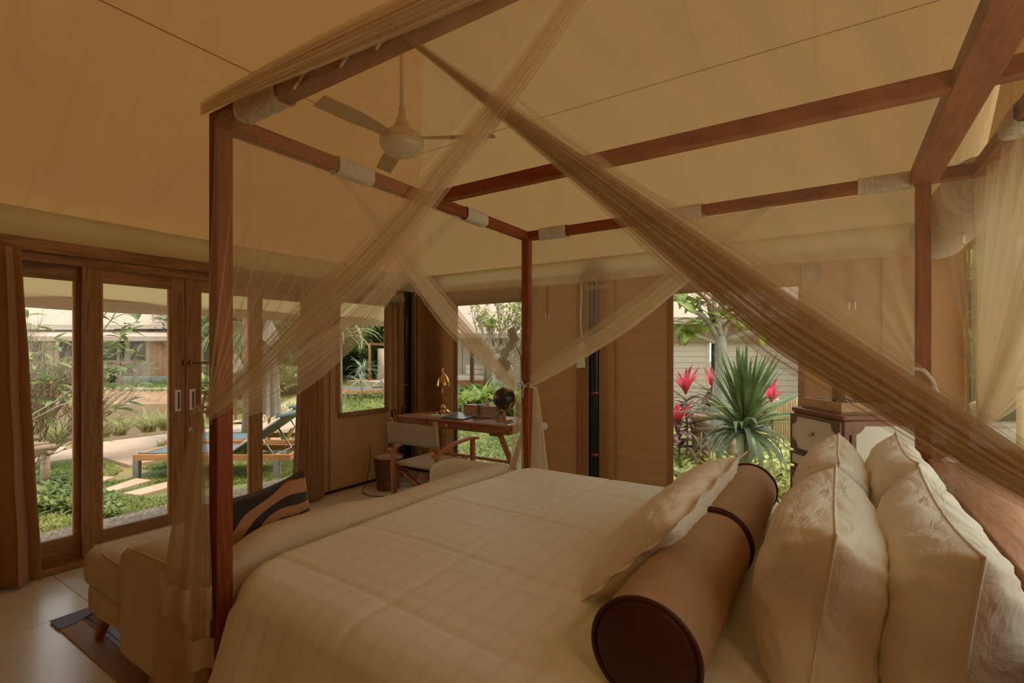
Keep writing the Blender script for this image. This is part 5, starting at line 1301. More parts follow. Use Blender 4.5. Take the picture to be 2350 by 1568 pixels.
blades('lawn_grass', 'green lawn grass seen through the small side window and behind the desk', [
    (onlawn(-.40,.08,7,30,lambda p: p.x < -5.5 or p.y > 4.7,-1), 60000, .10, .012), (onlawn(-.15,.08,5.4,10.5,lambda p: p.y > 4.75,-3), 40000, .06, .006),
    (onlawn(-.55,-.38,8,20,okA,-.3), 9000, .10, .009)], M['grass'])
blades('lawn_grass', 'green lawn grass beyond the mesh wall behind the headboard', [(onlawn(.85,1.5,5,18,lambda p: p.x > 2.2 and p.y > -2,-.5), 14000, .10, .010)], M['grass'])

# ------------------------------------------------------------------ plant builders
def curveleaf(L, W, droop, fold=.25, seg=8, tipw=0, twist=0, base=.5, name='leaf', mat=None):
    """strap leaf growing along +x from the origin, bending down"""
    vs = []; fs = []
    for i in range(seg+1):
        t = i/seg; a = -droop*t; 
        x = 0; z = 0
        for j in range(i): aj = -droop*((j+.5)/seg)**1.3; x += L/seg*math.cos(aj); z += L/seg*math.sin(aj)
        w_ = W/2*(base+(1-base)*min(1,t*4))*(1-t**2.5)**.8 if t < 1 else .0004
        vs += [Vector((x,-w_,z+fold*w_)), Vector((x,0,z)), Vector((x,w_,z+fold*w_))]
    for i in range(seg): a = i*3; fs += [(a,a+3,a+4,a+1),(a+1,a+4,a+5,a+2)]
    me = bpy.data.meshes.new(name); me.from_pydata([tuple(v) for v in vs], [], fs); me.materials.append(mat)
    me.polygons.foreach_set('use_smooth', [True]*len(fs)); return me
def ovalleaf(L, W, mat, curl=.4, name='leaf'):
    vs = []; seg = 6
    for i in range(seg+1):
        t = i/seg; w_ = W/2*math.sin(math.pi*min(1,t*.95+.03))**.8; x = L*t; z = -curl*L*t*t*.6
        vs += [Vector((x,-w_,z+.25*w_)), Vector((x,0,z)), Vector((x,w_,z+.25*w_))]
    fs = []
    for i in range(seg): a = i*3; fs += [(a,a+3,a+4,a+1),(a+1,a+4,a+5,a+2)]
    me = bpy.data.meshes.new(name); me.from_pydata([tuple(v) for v in vs], [], fs); me.materials.append(mat); me.polygons.foreach_set('use_smooth', [True]*len(fs)); return me
def putleaf(me, parent, pos, az, el, roll=0, s=1, name='leaf'):
    o = bpy.data.objects.new(name, me); sc.collection.objects.link(o); o.parent = parent
    I = rootmat(parent).inverted()
    R = Matrix.Rotation(az,4,'Z') @ Matrix.Rotation(-el,4,'Y') @ Matrix.Rotation(roll,4,'X')
    Mx = I @ Matrix.Translation(Vector(pos)) @ R @ Matrix.Scale(s,4)
    o.matrix_local = Mx; return o
def joinleaves(name, parent, items, mat, kind='stuff', smooth=True, label=None):
    """many small leaves in one mesh: items = (mesh, pos, az, el, roll, s)"""
    vs = []; fs = []; cache = {}
    for me, pos, az, el, roll, s in items:
        if me.name not in cache: cache[me.name] = ([v.co.copy() for v in me.vertices], [tuple(p.vertices) for p in me.polygons])
        V, F = cache[me.name]; R = Matrix.Translation(Vector(pos)) @ Matrix.Rotation(az,4,'Z') @ Matrix.Rotation(-el,4,'Y') @ Matrix.Rotation(roll,4,'X') @ Matrix.Scale(s,4)
        n0 = len(vs); vs += [R @ v for v in V]; fs += [tuple(n0+i for i in f) for f in F]
    mb = MB(); mb.v = vs; mb.f = fs
    o = obj(name, mb, mat, parent, smooth=smooth, rec=False)
    if kind: o['kind'] = kind
    return o
R_ = random.random
def U(a, b): return a+(b-a)*R_()
M['bark_pale'] = surf('bark_pale', (.50,.44,.35), (.36,.31,.24), rough=.9, scale=14, bump=.5, bscale=30)
M['bark_brown'] = surf('bark_brown', (.26,.18,.11), (.40,.30,.20), rough=.9, scale=12, bump=.5, bscale=30)
M['dracaena'] = leafm('dracaena', (.07,.125,.04), (.19,.25,.09), scale=4, trans=.22, rough=.4)
M['dracaena_old'] = leafm('dracaena_old', (.20,.27,.16), (.36,.42,.26), scale=4, trans=.25, rough=.4)
M['cordyline_red'] = leafm('cordyline_red', (.50,.03,.07), (.85,.12,.20), scale=6, trans=.45)
M['cordyline_dark'] = leafm('cordyline_dark', (.12,.05,.05), (.26,.13,.11), scale=6, trans=.2)
M['broadleaf'] = leafm('broadleaf', (.16,.26,.045), (.38,.46,.10), scale=5, trans=.45)
M['bushleaf'] = leafm('bushleaf', (.12,.20,.06), (.32,.36,.12), scale=6, trans=.35)
M['yellowleaf'] = leafm('yellowleaf', (.70,.45,.05), (.80,.58,.12), scale=6, trans=.4)
M['variegated'] = leafm('variegated', (.26,.36,.08), (.82,.80,.36), scale=14, trans=.4)
M['darkgreen'] = leafm('darkgreen', (.055,.095,.025), (.15,.20,.06), scale=1.5, trans=.25)
M['midgreen'] = leafm('midgreen', (.13,.19,.05), (.30,.35,.11), scale=1.2, trans=.35)
M['palmleaf'] = leafm('palmleaf', (.20,.28,.11), (.48,.52,.26), scale=3, trans=.4)
M['strawreed'] = leafm('strawreed', (.26,.30,.10), (.52,.50,.22), scale=3, trans=.4)

# ------------------------------------------------------------------ spiky dracaena outside the right window
c = GF(1706, 988, 5.25); base = Vector((c.x+.03, c.y, GR))
dr = thing('dracaena', 'spiky green dracaena with a full head of sword leaves outside the window', 'plant', tuple(base))
obj('trunk', MB().tube([base, base.lerp(c,.5)+Vector((.015,0,0)), c-Vector((0,0,.02))], [.058,.050,.046], 14), M['bark_brown'], dr, smooth=True)
up_l = [curveleaf(.88, .062, d, mat=M['dracaena']) for d in (.05,.18,.3)]
mid_l = [curveleaf(.82, .060, d, mat=M['dracaena']) for d in (.5,.9)]
old_l = [curveleaf(.72, .056, d, mat=M['dracaena_old'], seg=9) for d in (1.7,2.1,2.4)]
for i in range(46): putleaf(random.choice(up_l), dr, c+Vector((U(-.03,.03),U(-.03,.03),U(0,.10))), i*2.399, U(1.02,1.50), U(-.4,.4), U(.78,1.08))
for i in range(44): putleaf(random.choice(mid_l), dr, c+Vector((U(-.03,.03),U(-.03,.03),U(-.02,.06))), i*2.399+.5, U(.35,.98), U(-.4,.4), U(.8,1.1))
for i in range(46): putleaf(random.choice(old_l), dr, c+Vector((U(-.03,.03),U(-.03,.03),U(-.06,.02))), i*2.399+1, U(-.15,.42), U(-.5,.5), U(.7,1.05))

# ------------------------------------------------------------------ frangipani
F_ = 6.7
fr = thing('frangipani_tree', 'pale-barked frangipani tree with bare forked branches and broad leaves', 'tree', tuple(GZ(1636, 1100, GR)))
def br(pp, r0, r1, par, mat='bark_pale', nm='branch', fz=None):
    n_ = len(pp); obj(nm, MB().tube(pp, [r0+(r1-r0)*i/(n_-1) for i in range(n_)], 9), M[mat], par, smooth=True)
def G6(px, py, df=0): return GF(px, py, F_+df)
br([G6(1632,1105), G6(1642,1000), G6(1650,900), G6(1656,840), G6(1654,795), G6(1652,772)], .105, .075, fr, nm='trunk')
brs = [[(1652,785),(1630,745),(1610,722),(1585,712),(1555,690),(1540,655)], [(1650,780),(1632,720),(1625,690),(1600,670),(1590,640)], [(1655,785),(1648,740),(1638,700),(1645,655),(1650,610)],
       [(1656,780),(1668,745),(1690,722),(1705,715)], [(1655,790),(1690,775),(1720,765),(1742,755),(1760,725)], [(1655,785),(1700,768),(1735,762),(1745,758),(1738,730)], [(1650,790),(1610,775),(1570,762),(1545,745)],
       [(1570,762),(1558,770),(1560,785),(1562,792)], [(1640,735),(1655,700),(1662,670),(1690,620)], [(1735,762),(1748,745),(1752,720),(1768,700)], [(1610,722),(1600,690),(1575,685),(1550,688)]]
tips = []
for k, b_ in enumerate(brs):
    pp = [G6(x, y, .25*math.sin(k*2.1)*i/len(b_)) for i, (x, y) in enumerate(b_)]
    br(pp, .046 if k < 6 else .028, .016, fr); tips.append(pp[-1])
bl = [ovalleaf(.26, .10, M['broadleaf'], c_) for c_ in (.2,.5,.9)]
LV = [(1550,685),(1560,670),(1600,690),(1590,665),(1625,720),(1610,700),(1665,720),(1690,735),(1720,745),(1555,690),(1575,745),(1580,760),(1590,735),(1560,755),(1572,770),(1640,660),(1615,650),(1655,690),(1700,650),(1685,700),(1670,720),(1620,745),(1745,765),(1730,660),(1560,660),(1600,755),(1650,640),(1640,620),(1770,690)]
for (x, y) in LV:
    p = G6(x, y, U(-.2,.2))
    for i in range(5): putleaf(random.choice(bl), fr, p, i*1.257+U(0,.6), U(-.5,.7), U(-.5,.5), U(.7,1.15))

# ------------------------------------------------------------------ red cordylines, ground cover, fences outside the right window
rl = [curveleaf(.44, .075, d, mat=M['cordyline_red'], seg=5, base=.3) for d in (.3,.8)]; dl = [curveleaf(.48, .08, d, mat=M['cordyline_dark'], seg=5, base=.3) for d in (.7,1.3)]
for k, (px_, py_, f_, lb) in enumerate(((1574,915,6.3,'red cordyline shrub at the window edge, the tall one'), (1636,900,7.2,'red cordyline shrub just behind the frangipani trunk'), (1702,925,6.9,'red cordyline shrub behind the dracaena leaves'),
                          (1556,985,6.0,'low pink cordyline beside the log fence'), (1716,985,6.6,'small pink cordyline behind the log rails'), (1770,930,7.6,'red cordyline in front of the bamboo fence'))):
    c = GF(px_, py_, f_); b_ = Vector((c.x, c.y, GR)); t = thing('cordyline', lb, 'plant', tuple(b_), 0, 'red cordylines outside the window')
    obj('stem', MB().tube([b_, b_.lerp(c,.5)+Vector((.02,0,0)), c], [.02,.016,.012], 7), M['bark_brown'], t, smooth=True)
    for i in range(14): putleaf(random.choice(rl), t, c+Vector((0,0,.05)), i*2.4, U(.9,1.5), U(-.3,.3), U(.6,.95))
    for i in range(34): putleaf(random.choice(dl), t, c+Vector((0,0,U(-.32,.03))), i*2.4+1, U(-.1,.75), U(-.4,.4), U(.6,1.0))
lf = [ovalleaf(.13,.045,M['variegated'],c_) for c_ in (.3,.8)]
items = []
for _ in range(3600):
    f_ = U(4.75,7.6); u = U(.30,.62); p = LF(u*f_, f_, GR)
    if p.y < 4.75: continue
    hgt = U(.02,.30)*(1.0 if f_ < 6.5 else .9); p.z += hgt; items.append((random.choice(lf), p, U(0,6.28), U(-.2,1.3), U(-.5,.5), U(.7,1.4)))
o = thing('ground_cover', 'variegated yellow-green ground cover filling the bed outside the right window', 'plants', tuple(LF(.45*6,6,GR)), kind='stuff'); joinleaves('leaves', o, items, M['variegated'])
M['log'] = surf('log', (.30,.20,.12), (.46,.33,.22), rough=.85, scale=9, stretch=(1,1,4), bump=.6, bscale=24)
M['log_end'] = surf('log_end', (.60,.36,.18), rough=.8)
lg = thing('log_fence', 'low fence of pale peeled logs behind the dracaena', 'fence', tuple(GF(1660, 1060, 6.05)))
for (a, b, r) in (((1590,962),(1728,948),.042),((1588,985),(1725,990),.038),((1596,972),(1700,1000),.03)):
    obj('rail', MB().tube([GF(a[0],a[1],5.95), GF((a[0]+b[0])/2,(a[1]+b[1])/2-2,6.0), GF(b[0],b[1],6.1)], [r,r*.93,r], 10), M['log'], lg, smooth=True)
for x_, y0_ in ((1600,975),(1622,985),(1680,985),(1712,985)):
    obj('post', MB().tube([GF(x_,y0_,6.0), GF(x_-3,1075,6.0)], [.05,.055], 10), M['log'], lg, smooth=True)
M['bamboo'] = surf('bamboo', (.52,.32,.15), (.68,.46,.24), rough=.6, scale=6, stretch=(1,1,.5))
bf = thing('bamboo_fence', 'upright bamboo cane fence at the right of the window view', 'fence', tuple(GF(1805, 1030, 7.2)))
for k in range(15):
    p = GF(1778+k*5.6, 1034, 7.3-.02*k); z1 = GF(1778, 906-3*math.sin(k*1.7)+(15-k)*.8, 7.3).z
    obj('cane', MB().tube([Vector((p.x,p.y,GR)), Vector((p.x,p.y,z1*.5)), Vector((p.x,p.y,z1))], .017+.002*math.sin(k*3), 8), M['bamboo'], bf, smooth=True)

# ------------------------------------------------------------------ neighbouring tent behind the frangipani
M['roof_pale'] = surf('roof_pale', (.55,.40,.315), (.51,.37,.285), rough=.8, scale=1)
M['siding'] = surf('siding', (.62,.50,.38), (.58,.465,.35), rough=.8, scale=2)
M['eave_brown'] = surf('eave_brown', (.24,.135,.075), (.28,.165,.095), rough=.8, scale=2)
nt1 = thing('neighbour_tent', 'cream-sided neighbouring tent with pinkish roof behind the frangipani', 'building', tuple(LF(5.2,11,GR)), YAW)
Mn = rootmat(nt1); F0 = 11
def hb(M0, lat0): # local (lat offset, depth offset, z) -> world
    def g_(mb): mb.v = [M0 @ (v-Vector((lat0,0,GR))) for v in mb.v]; return mb
    return g_
hl = hb(Mn, 5.2)
for k in range(15):
    z0 = GR+.04+k*.13
    if z0 > 1.75: break
    for a, b in ((2.5,4.32),(4.58,8.6)):
        obj('siding_board', hl(MB().add([(a,0,z0),(b,0,z0),(b,.014,z0+.13),(a,.014,z0+.13),(a,.05,z0),(b,.05,z0),(b,.05,z0+.132),(a,.05,z0+.132)],[(0,1,2,3),(0,4,5,1),(3,2,6,7),(4,7,6,5),(0,3,7,4),(1,5,6,2)])), M['siding'], nt1)
obj('corner_trim', hl(MB().box(4.30,4.37,-.01,.03,GR,1.78)), M['siding'], nt1); obj('pole', hl(MB().tube([(4.47,.0,GR),(4.47,.0,2.0)], .06, 10)), M['black'], nt1, smooth=True)
obj('eave_band', hl(MB().box(2.3,8.7,-.12,.0,1.66,2.09)), M['eave_brown'], nt1)
obj('fascia', hl(MB().box(2.2,8.8,-.30,-.10,2.05,2.20)), M['roof_pale'], nt1, bevel=.02)
obj('roof', hl(MB().add([(2.2,-.3,2.18),(8.8,-.3,2.18),(8.8,3.2,4.6),(2.2,3.2,4.6)], [(0,1,2,3)])), M['roof_pale'], nt1, solid=.04)

# ------------------------------------------------------------------ house across the pond
h1 = thing('pond_house', 'long pale tent house with wooden door across the pond', 'building', tuple(LF(-22,28,0)), YAW)
Mh = rootmat(h1)
def hl1(mb): mb.v = [Mh @ (v-Vector((-22,28,0))) for v in mb.v]; return mb
S = 28/FPX
def L(px, f_=28): return (px-1175)/FPX*f_
def Zp(py, f_=28): return H-(py-HY)*f_/FPX
M['house_wall'] = surf('house_wall', (.56,.48,.36), (.52,.44,.33), rough=.8, scale=3)
M['darkpane'] = surf('darkpane', (.05,.045,.032), (.085,.08,.05), rough=.3, scale=4)
M['housedoor'] = wood('housedoor', (.42,.22,.11), (.58,.33,.17), 'z', rough=.6)
zf_ = .12
obj('wall', hl1(MB().box(L(-60), L(520), 28, 28.1, zf_-.3, Zp(770))), M['house_wall'], h1)
for a in range(-50, 520, 22): obj('wall_panel', hl1(MB().box(L(a), L(a+20.5), 27.975, 28.0, zf_, Zp(786))), M['house_wall'], h1)
for a, b, c_, d_ in ((237,266,785,826),(302,332,784,827),(469,488,786,827),(60,92,785,826),(140,170,785,826)):
    wd = obj('window', hl1(MB().box(L(a)-.06, L(b)+.06, 27.94, 27.975, Zp(d_)-.06, Zp(c_)+.06)), M['eave_brown'], h1)
    obj('pane', hl1(MB().box(L(a), L(b), 27.925, 27.94, Zp(d_), Zp(c_))), M['darkpane'], wd)
dd = obj('house_door', hl1(MB().box(L(348), L(388), 27.92, 27.975, zf_, Zp(784))), M['housedoor'], h1)
for a, b in ((351,363),(365,377)): obj('door_panel', hl1(MB().box(L(a), L(b), 27.90, 27.93, zf_+.12, Zp(790))), M['housedoor'], dd, bevel=.01)
obj('door_post', hl1(MB().box(L(281), L(287), 27.8, 27.9, zf_-.1, Zp(784))), M['black'], h1)
obj('post', hl1(MB().box(L(256), L(260), 26.6, 26.7, zf_-.1, Zp(784))), M['desk_dark'], h1)
obj('eave_board', hl1(MB().box(L(-60), L(530), 26.2, 26.5, Zp(783,26.2), Zp(773,26.2))), M['roof_pale'], h1, bevel=.02)
obj('lower_roof', hl1(MB().add([(L(-60),26.2,Zp(773,26.2)),(L(530),26.2,Zp(773,26.2)),(L(530),28.2,Zp(768,26.2)+.35),(L(-60),28.2,Zp(768,26.2)+.35)], [(0,1,2,3)])), M['roof_pale'], h1, solid=.03)
obj('recess', hl1(MB().box(L(262), L(530), 28.0, 28.1, Zp(775), Zp(750))), M['eave_brown'], h1)
obj('fascia', hl1(MB().box(L(-80), L(540), 27.3, 27.5, Zp(755,27.3), Zp(747,27.3))), M['house_wall'], h1, bevel=.02)
obj('main_roof', hl1(MB().add([(L(-90),27.3,Zp(747,27.3)),(L(545),27.3,Zp(747,27.3)),(L(500),33,6.2),(L(-90),33,6.2)], [(0,1,2,3)])), M['roof_pale'], h1, solid=.05)
for q in range(-60, 520, 58): obj('roof_seam', hl1(MB().tube([(L(q),27.29,Zp(747,27.3)+.02),(L(q)*.97-.0,32.9,6.2)], .02, 5)), M['roof_pale'], h1)
# pool wall with coping and tiles
pl = thing('pool', 'raised swimming pool with grey-green tiled edge before the pond house', 'pool', tuple(LF(-18,24.5,0)), YAW)
Mp = rootmat(pl)
def hl2(mb): mb.v = [Mp @ (v-Vector((-18,24.5,0))) for v in mb.v]; return mb
M['pooltile'] = surf('pooltile', (.30,.33,.27), (.46,.46,.36), rough=.35, scale=5)
M['pink_coping'] = surf('pink_coping', (.70,.44,.30), (.76,.50,.35), rough=.8, scale=4)
ta = MB()
for k in range(6):
    for j in range(90): 
        x_ = L(190,24.5)+j*.085
        ta.box(x_, x_+.08, 24.49, 24.5, GR+.02+.055*k, GR+.07+.055*k)
o = obj('tiles', hl2(ta), M['pooltile'], pl); o['kind'] = 'stuff'
obj('pool_wall', hl2(MB().box(L(150,24.5), L(520,24.5), 24.5, 24.8, GR-.1, .22)), M['pooltile'], pl)
obj('pool_deck', hl2(MB().box(L(-60,26), L(530,26), 25.6, 28.0, GR-.1, .13)), M['pink_coping'], pl)
obj('pool_water', hl2(MB().box(L(150,24.5), L(520,24.5), 24.8, 25.6, GR, .19)), surf('pool_water', (.30,.42,.40), rough=.08), pl)
# bank stones along the pond, tufts
M['pale_stone'] = surf('pale_stone', (.70,.60,.47), (.80,.70,.56), rough=.8, scale=3)
ed = sempty('pond_edge', 'row of pale edging stones along the far pond bank', 'edging', tuple(LF(-17,20.3,GR)))
x = L(-60,20.4)
while x < L(470,20.4):
    w_ = U(.45,.75); p0 = LF(x,20.35,0); p1 = LF(x+w_-.03,20.35,0); q = (LF(0,.22,0)-LF(0,0,0))
    P = [p0, p1, p1+q, p0+q]; obj('stone', MB().prism([Vector((v.x,v.y,GR-.03)) for v in P], (0,0,.12+U(-.015,.015))), M['pale_stone'], ed, bevel=.02); x += w_
bl_ = [curveleaf(.42,.016,d,mat=M['strawreed'],seg=4) for d in (.5,1.0,1.5)]
def tuft(px_, py_, z, n_, s, label, mat='strawreed', group='grass tufts by the pond', wide=1):
    p = GZ(px_, py_, z); t = thing('grass_tuft', label, 'plant', tuple(p), 0, group)
    items = [(random.choice(bl_), p+Vector((U(-.08,.08)*s*wide,U(-.08,.08)*s*wide,0)), U(0,6.28), U(.7,1.5), 0, U(.6,1.2)*s) for _ in range(n_)]
    joinleaves('blades', t, items, M[mat]); return t
for i, (px_, py_, s, lb) in enumerate(((130,1018,1.35,'fine reed tuft on the near pond bank beside the log bench'), (275,1000,1.2,'fine reed tuft on the near bank in the middle pane'), (340,992,1.3,'fine reed tuft on the near bank left of the door stile'),
        (382,988,1.2,'fine reed tuft half behind the door stile'), (100,1010,.9,'small reed tuft close to the log bench'), (240,1004,.8,'small reed tuft in the middle pane'), (372,1030,.45,'low green tuft on the deck corner'), (548,950,1.5,'reed patch left of the mullion by the path'), (640,905,1.6,'reed patch beyond the folded parasol'))):
    tuft(px_, py_, GR-.1 if i < 6 else GR, 130, s, lb)
for i in range(17):
    px_ = 70+i*23.5
    if px_ > 480: break
    tuft(px_+U(-4,4), 899, GR, 26, .8, 'small clipped grass tuft in the row on the far pond bank', mat='bushleaf', group='row of tufts on the far bank')
for i in range(12): tuft(238+i*13.5, 882, GR, 22, .9, 'small green tuft in the row at the foot of the pool wall', mat='bushleaf', group='row of tufts by the pool')
tuft(468, 880, GR, 90, 2.6, 'large spiky agave-like clump by the pool seen beside the bolt', mat='palmleaf', group=None)

# ------------------------------------------------------------------ twiggy bush outside the left pane
bush = thing('twiggy_bush', 'tall twiggy bush with sparse green leaves outside the left pane', 'bush', tuple(LF(-6.75,6.9,GR)))
bb = LF(-6.75, 6.9, GR); tipsb = []; tw = MB()
def grow(p, d, l, r, depth):
    pts_ = [p]; q = p.copy(); dd_ = d.copy()
    for i in range(4):
        dd_ = (dd_+Vector((U(-.16,.16),U(-.16,.16),U(-.05,.13)))).normalized(); q = q+dd_*l/4; pts_.append(q.copy())
    tw.tube(pts_, [r*(1-.11*i) for i in range(5)], 5)
    if depth == 0: tipsb.append((q.copy(), dd_.copy())); return
    for i in range(4 if depth > 1 else 3):
        k = 2+i%3; nd = (dd_+Vector((U(-.55,.55),U(-.55,.55),U(-.2,.35)))).normalized(); grow(pts_[min(k,4)], nd, l*U(.6,.85), r*.66, depth-1)
    if R_() < .8: grow(q, dd_, l*.7, r*.6, depth-1)
RV = Vector((CS,SN,0)); 
for k in range(13):
    d = (RV*U(-.2,1.15)+Vector((0,0,1))*U(.55,1.2)+Vector((U(-.3,.3),U(-.3,.3),0))).normalized()
    grow(bb+Vector((U(-.15,.15),U(-.15,.15),.0)), d, U(.62,.85), .011, 3)
obj('twigs', tw, M['bark_brown'], bush, smooth=True)
bsl = [ovalleaf(.20,.058,M['bushleaf'],c_) for c_ in (.3,.8)]+[ovalleaf(.17,.05,M['yellowleaf'],.5)]
random.shuffle(tipsb)
cnt = 0
for (p, d) in tipsb:
    for i in range(2):
        if cnt >= 290: break
        az = math.atan2(d.y, d.x)+U(-1.2,1.2); putleaf(bsl[2] if R_() < .05 else random.choice(bsl[:2]), bush, p-d*U(0,.08), az, U(-.3,.9), U(-.6,.6), U(.7,1.25)); cnt += 1
# one long leafy branch reaching over the middle pane
ext = thing('leafy_branch', 'long leafy branches reaching across the middle pane', 'branch', tuple(GF(60,960,5.9)))
for pp in ([(60,960),(130,920),(200,870),(232,820),(262,790),(290,760),(320,730)], [(60,970),(140,930),(225,905),(270,880),(295,850),(300,815)], [(190,880),(235,815),(270,790),(283,770),(300,745)], [(150,910),(220,830),(255,818),(282,800)],[(215,800),(235,760),(255,735),(275,700)],[(205,780),(225,745),(245,715),(262,690)]):
    P = [GF(a,b,5.9+.2*math.sin(a)) for a,b in pp]; obj('twig', MB().tube(P, [max(.003,.010-.0014*i) for i in range(len(P))], 6), M['bark_pale'], ext, smooth=True)
    for q in range(2, len(P)):
        for i in range(4):
            putleaf(random.choice(bsl[:2]), ext, P[q].lerp(P[q-1], U(0,.5)), YAW+U(-.9,.9)+(0 if i%2 else math.pi), U(-.2,.8), U(-.6,.6), U(.75,1.15))
# leafy ground shrubs right outside the doors
gl_ = [ovalleaf(.085,.03,M['midgreen'],c_) for c_ in (.3,.8)]
items = []
for _ in range(2200):
    px_ = U(60,185); f_ = U(4.75,5.9); p = LF((px_-1175)/FPX*f_, f_, GR)
    if p.x > -5.52: continue
    p.z += U(.0,.15)*(1-abs(px_-120)/130); items.append((random.choice(gl_), p, U(0,6.28), U(-.1,1.2), 0, U(.7,1.3)))
for _ in range(450):
    px_ = U(228,275); f_ = U(4.6,5.2); p = LF((px_-1175)/FPX*f_, f_, GR)
    if p.x > -5.52: continue
    p.z += U(.0,.10); items.append((random.choice(gl_), p, U(0,6.28), U(-.1,1.2), 0, U(.6,1.0)))
o = thing('low_shrubs', 'low leafy green shrubs at the terrace edge below the left pane', 'plants', tuple(LF(-5,5.3,GR)), kind='stuff'); joinleaves('leaves', o, items, M['midgreen'])
# log bench
lb_ = thing('log_bench', 'rough log bench beyond the left door curtain', 'bench', tuple(GF(100,1100,5.6)))
for (a, b, r, f_) in (((20,1004),(86,1006),.032,5.75),((20,1022),(110,1020),.030,5.6),((20,1036),(124,1026),.036,5.45),((30,1046),(112,1040),.03,5.5)):
    obj('top_log', MB().tube([GF(a[0],a[1],f_+.1), GF((a[0]+b[0])/2,(a[1]+b[1])/2+1,f_), GF(b[0],b[1],f_)], [r,r*.95,r], 10), M['log'], lb_, smooth=True)
for x_, y_, f_ in ((104,1046,5.5),(40,1050,5.75)):
    obj('leg_log', MB().tube([GF(x_,y_-4,f_), Vector((GF(x_,y_,f_).x, GF(x_,y_,f_).y, GR))], [.040,.044], 10), M['log'], lb_, smooth=True)

# ------------------------------------------------------------------ sun loungers
M['sling'] = surf('sling', (.10,.145,.16), (.14,.19,.20), rough=.7, scale=20)
M['greyleg'] = surf('greyleg', (.30,.28,.22), rough=.7)
def lounger(label, loc, rot, back=.75, s=1.0):
    """feet end at -x, head end at +x"""
    t = thing('sun_lounger', label, 'sun lounger', (0,0,0), 0, 'wooden sun loungers in the garden')
    for y in (-.32,.32): obj('side_rail', MB().bar((-.95,y,.27),(.95,y,.27),.035,.075), M['orange_wood'], t, bevel=.004)
    for x in (-.95,.95): obj('end_rail', MB().bar((x,-.335,.27),(x,.335,.27),.035,.075), M['orange_wood'], t, bevel=.004)
    for x in (-.93,.80):
        for y in (-.31,.31): obj('leg', MB().box(x-.035,x+.035,y-.03,y+.03,0,.235), M['greyleg'], t, bevel=.004)
    obj('seat_sling', MB().grid(lambda u, v: Vector((-.93+1.13*u, -.30+.60*v, .315-.02*math.sin(math.pi*v))), 8, 6), M['sling'], t, smooth=True, solid=.01)
    c, s_ = math.cos(back), math.sin(back); p0 = Vector((.20,0,.31)); Lb = .78
    obj('back_sling', MB().grid(lambda u, v: Vector((.20+Lb*c*u+.01*0, -.30+.60*v, .315+Lb*s_*u-.02*math.sin(math.pi*v)*(1-.3*u))), 8, 6), M['sling'], t, smooth=True, solid=.012)
    for y in (-.31,.31): obj('back_tube', MB().tube([(.18,y,.30),(.20+Lb*c,y,.30+Lb*s_)], .016, 8), M['steel_plate'], t, smooth=True)
    obj('head_roll', MB().tube([(.20+Lb*c*.97,-.31,.325+Lb*s_*.97),(.20+Lb*c*.97,.31,.325+Lb*s_*.97)], .035, 10), M['sling'], t, smooth=True)
    m_ = Vector((.20+Lb*c*.55,0,.30+Lb*s_*.55))
    obj('support_frame', MB().tube([(m_.x,-.25,m_.z),(m_.x+.18,-.25,.28),(m_.x+.18,.25,.28),(m_.x,.25,m_.z)], .010, 8), M['chrome'], t, smooth=True)
    t.location = loc; t.rotation_euler = (0,0,rot); t.scale = (s,)*3; return t
def at(px_, py_, z=GR): return GZ(px_, py_, z)
c1 = LF(-3.70, 6.45, GR); L1 = lounger('sun lounger nearest the glass doors with dark raised back', tuple(c1), YAW, .62)
L2 = dup(L1, tuple(LF(-4.0, 7.45, GR)), YAW+.02, 'second sun lounger just behind the nearest one')
L3 = dup(L1, tuple(LF(-(1175-142)/FPX*21.2, 21.2, GR)), YAW-math.pi/2-.05, 'lone sun lounger across the pond with its back turned'); 
L4 = dup(L1, tuple(LF(-(1175-68)/FPX*21.0, 21.0, GR)), YAW-math.pi/2, 'sun lounger across the pond half hidden by the curtain')
L5 = dup(L1, tuple(LF(-(1175-838)/FPX*17.6, 17.6, GR)), YAW+.25, 'sun lounger on the lawn seen through the small window, the further one')
L6 = dup(L1, tuple(LF(-(1175-862)/FPX*16.6, 16.6, GR)), YAW+.25, 'sun lounger on the lawn seen through the small window, the nearer one')
wbx = at(640,1040); tag(obj('white_box', MB().box(wbx.x-.17,wbx.x+.17,wbx.y-.12,wbx.y+.12,GR,GR+.12), M['white'], bevel=.02, origin=tuple(wbx)), 'white low box lying on the grass under the nearest lounger', 'box')
pd = at(104,894); tag(obj('parasol_base', MB().lathe([(.38,0),(.40,.04),(.30,.08),(.05,.09),(.04,.25),(0,.25)], tuple(pd), 24), M['white'], smooth=True, origin=tuple(pd)), 'white round parasol base between the loungers across the pond', 'base')
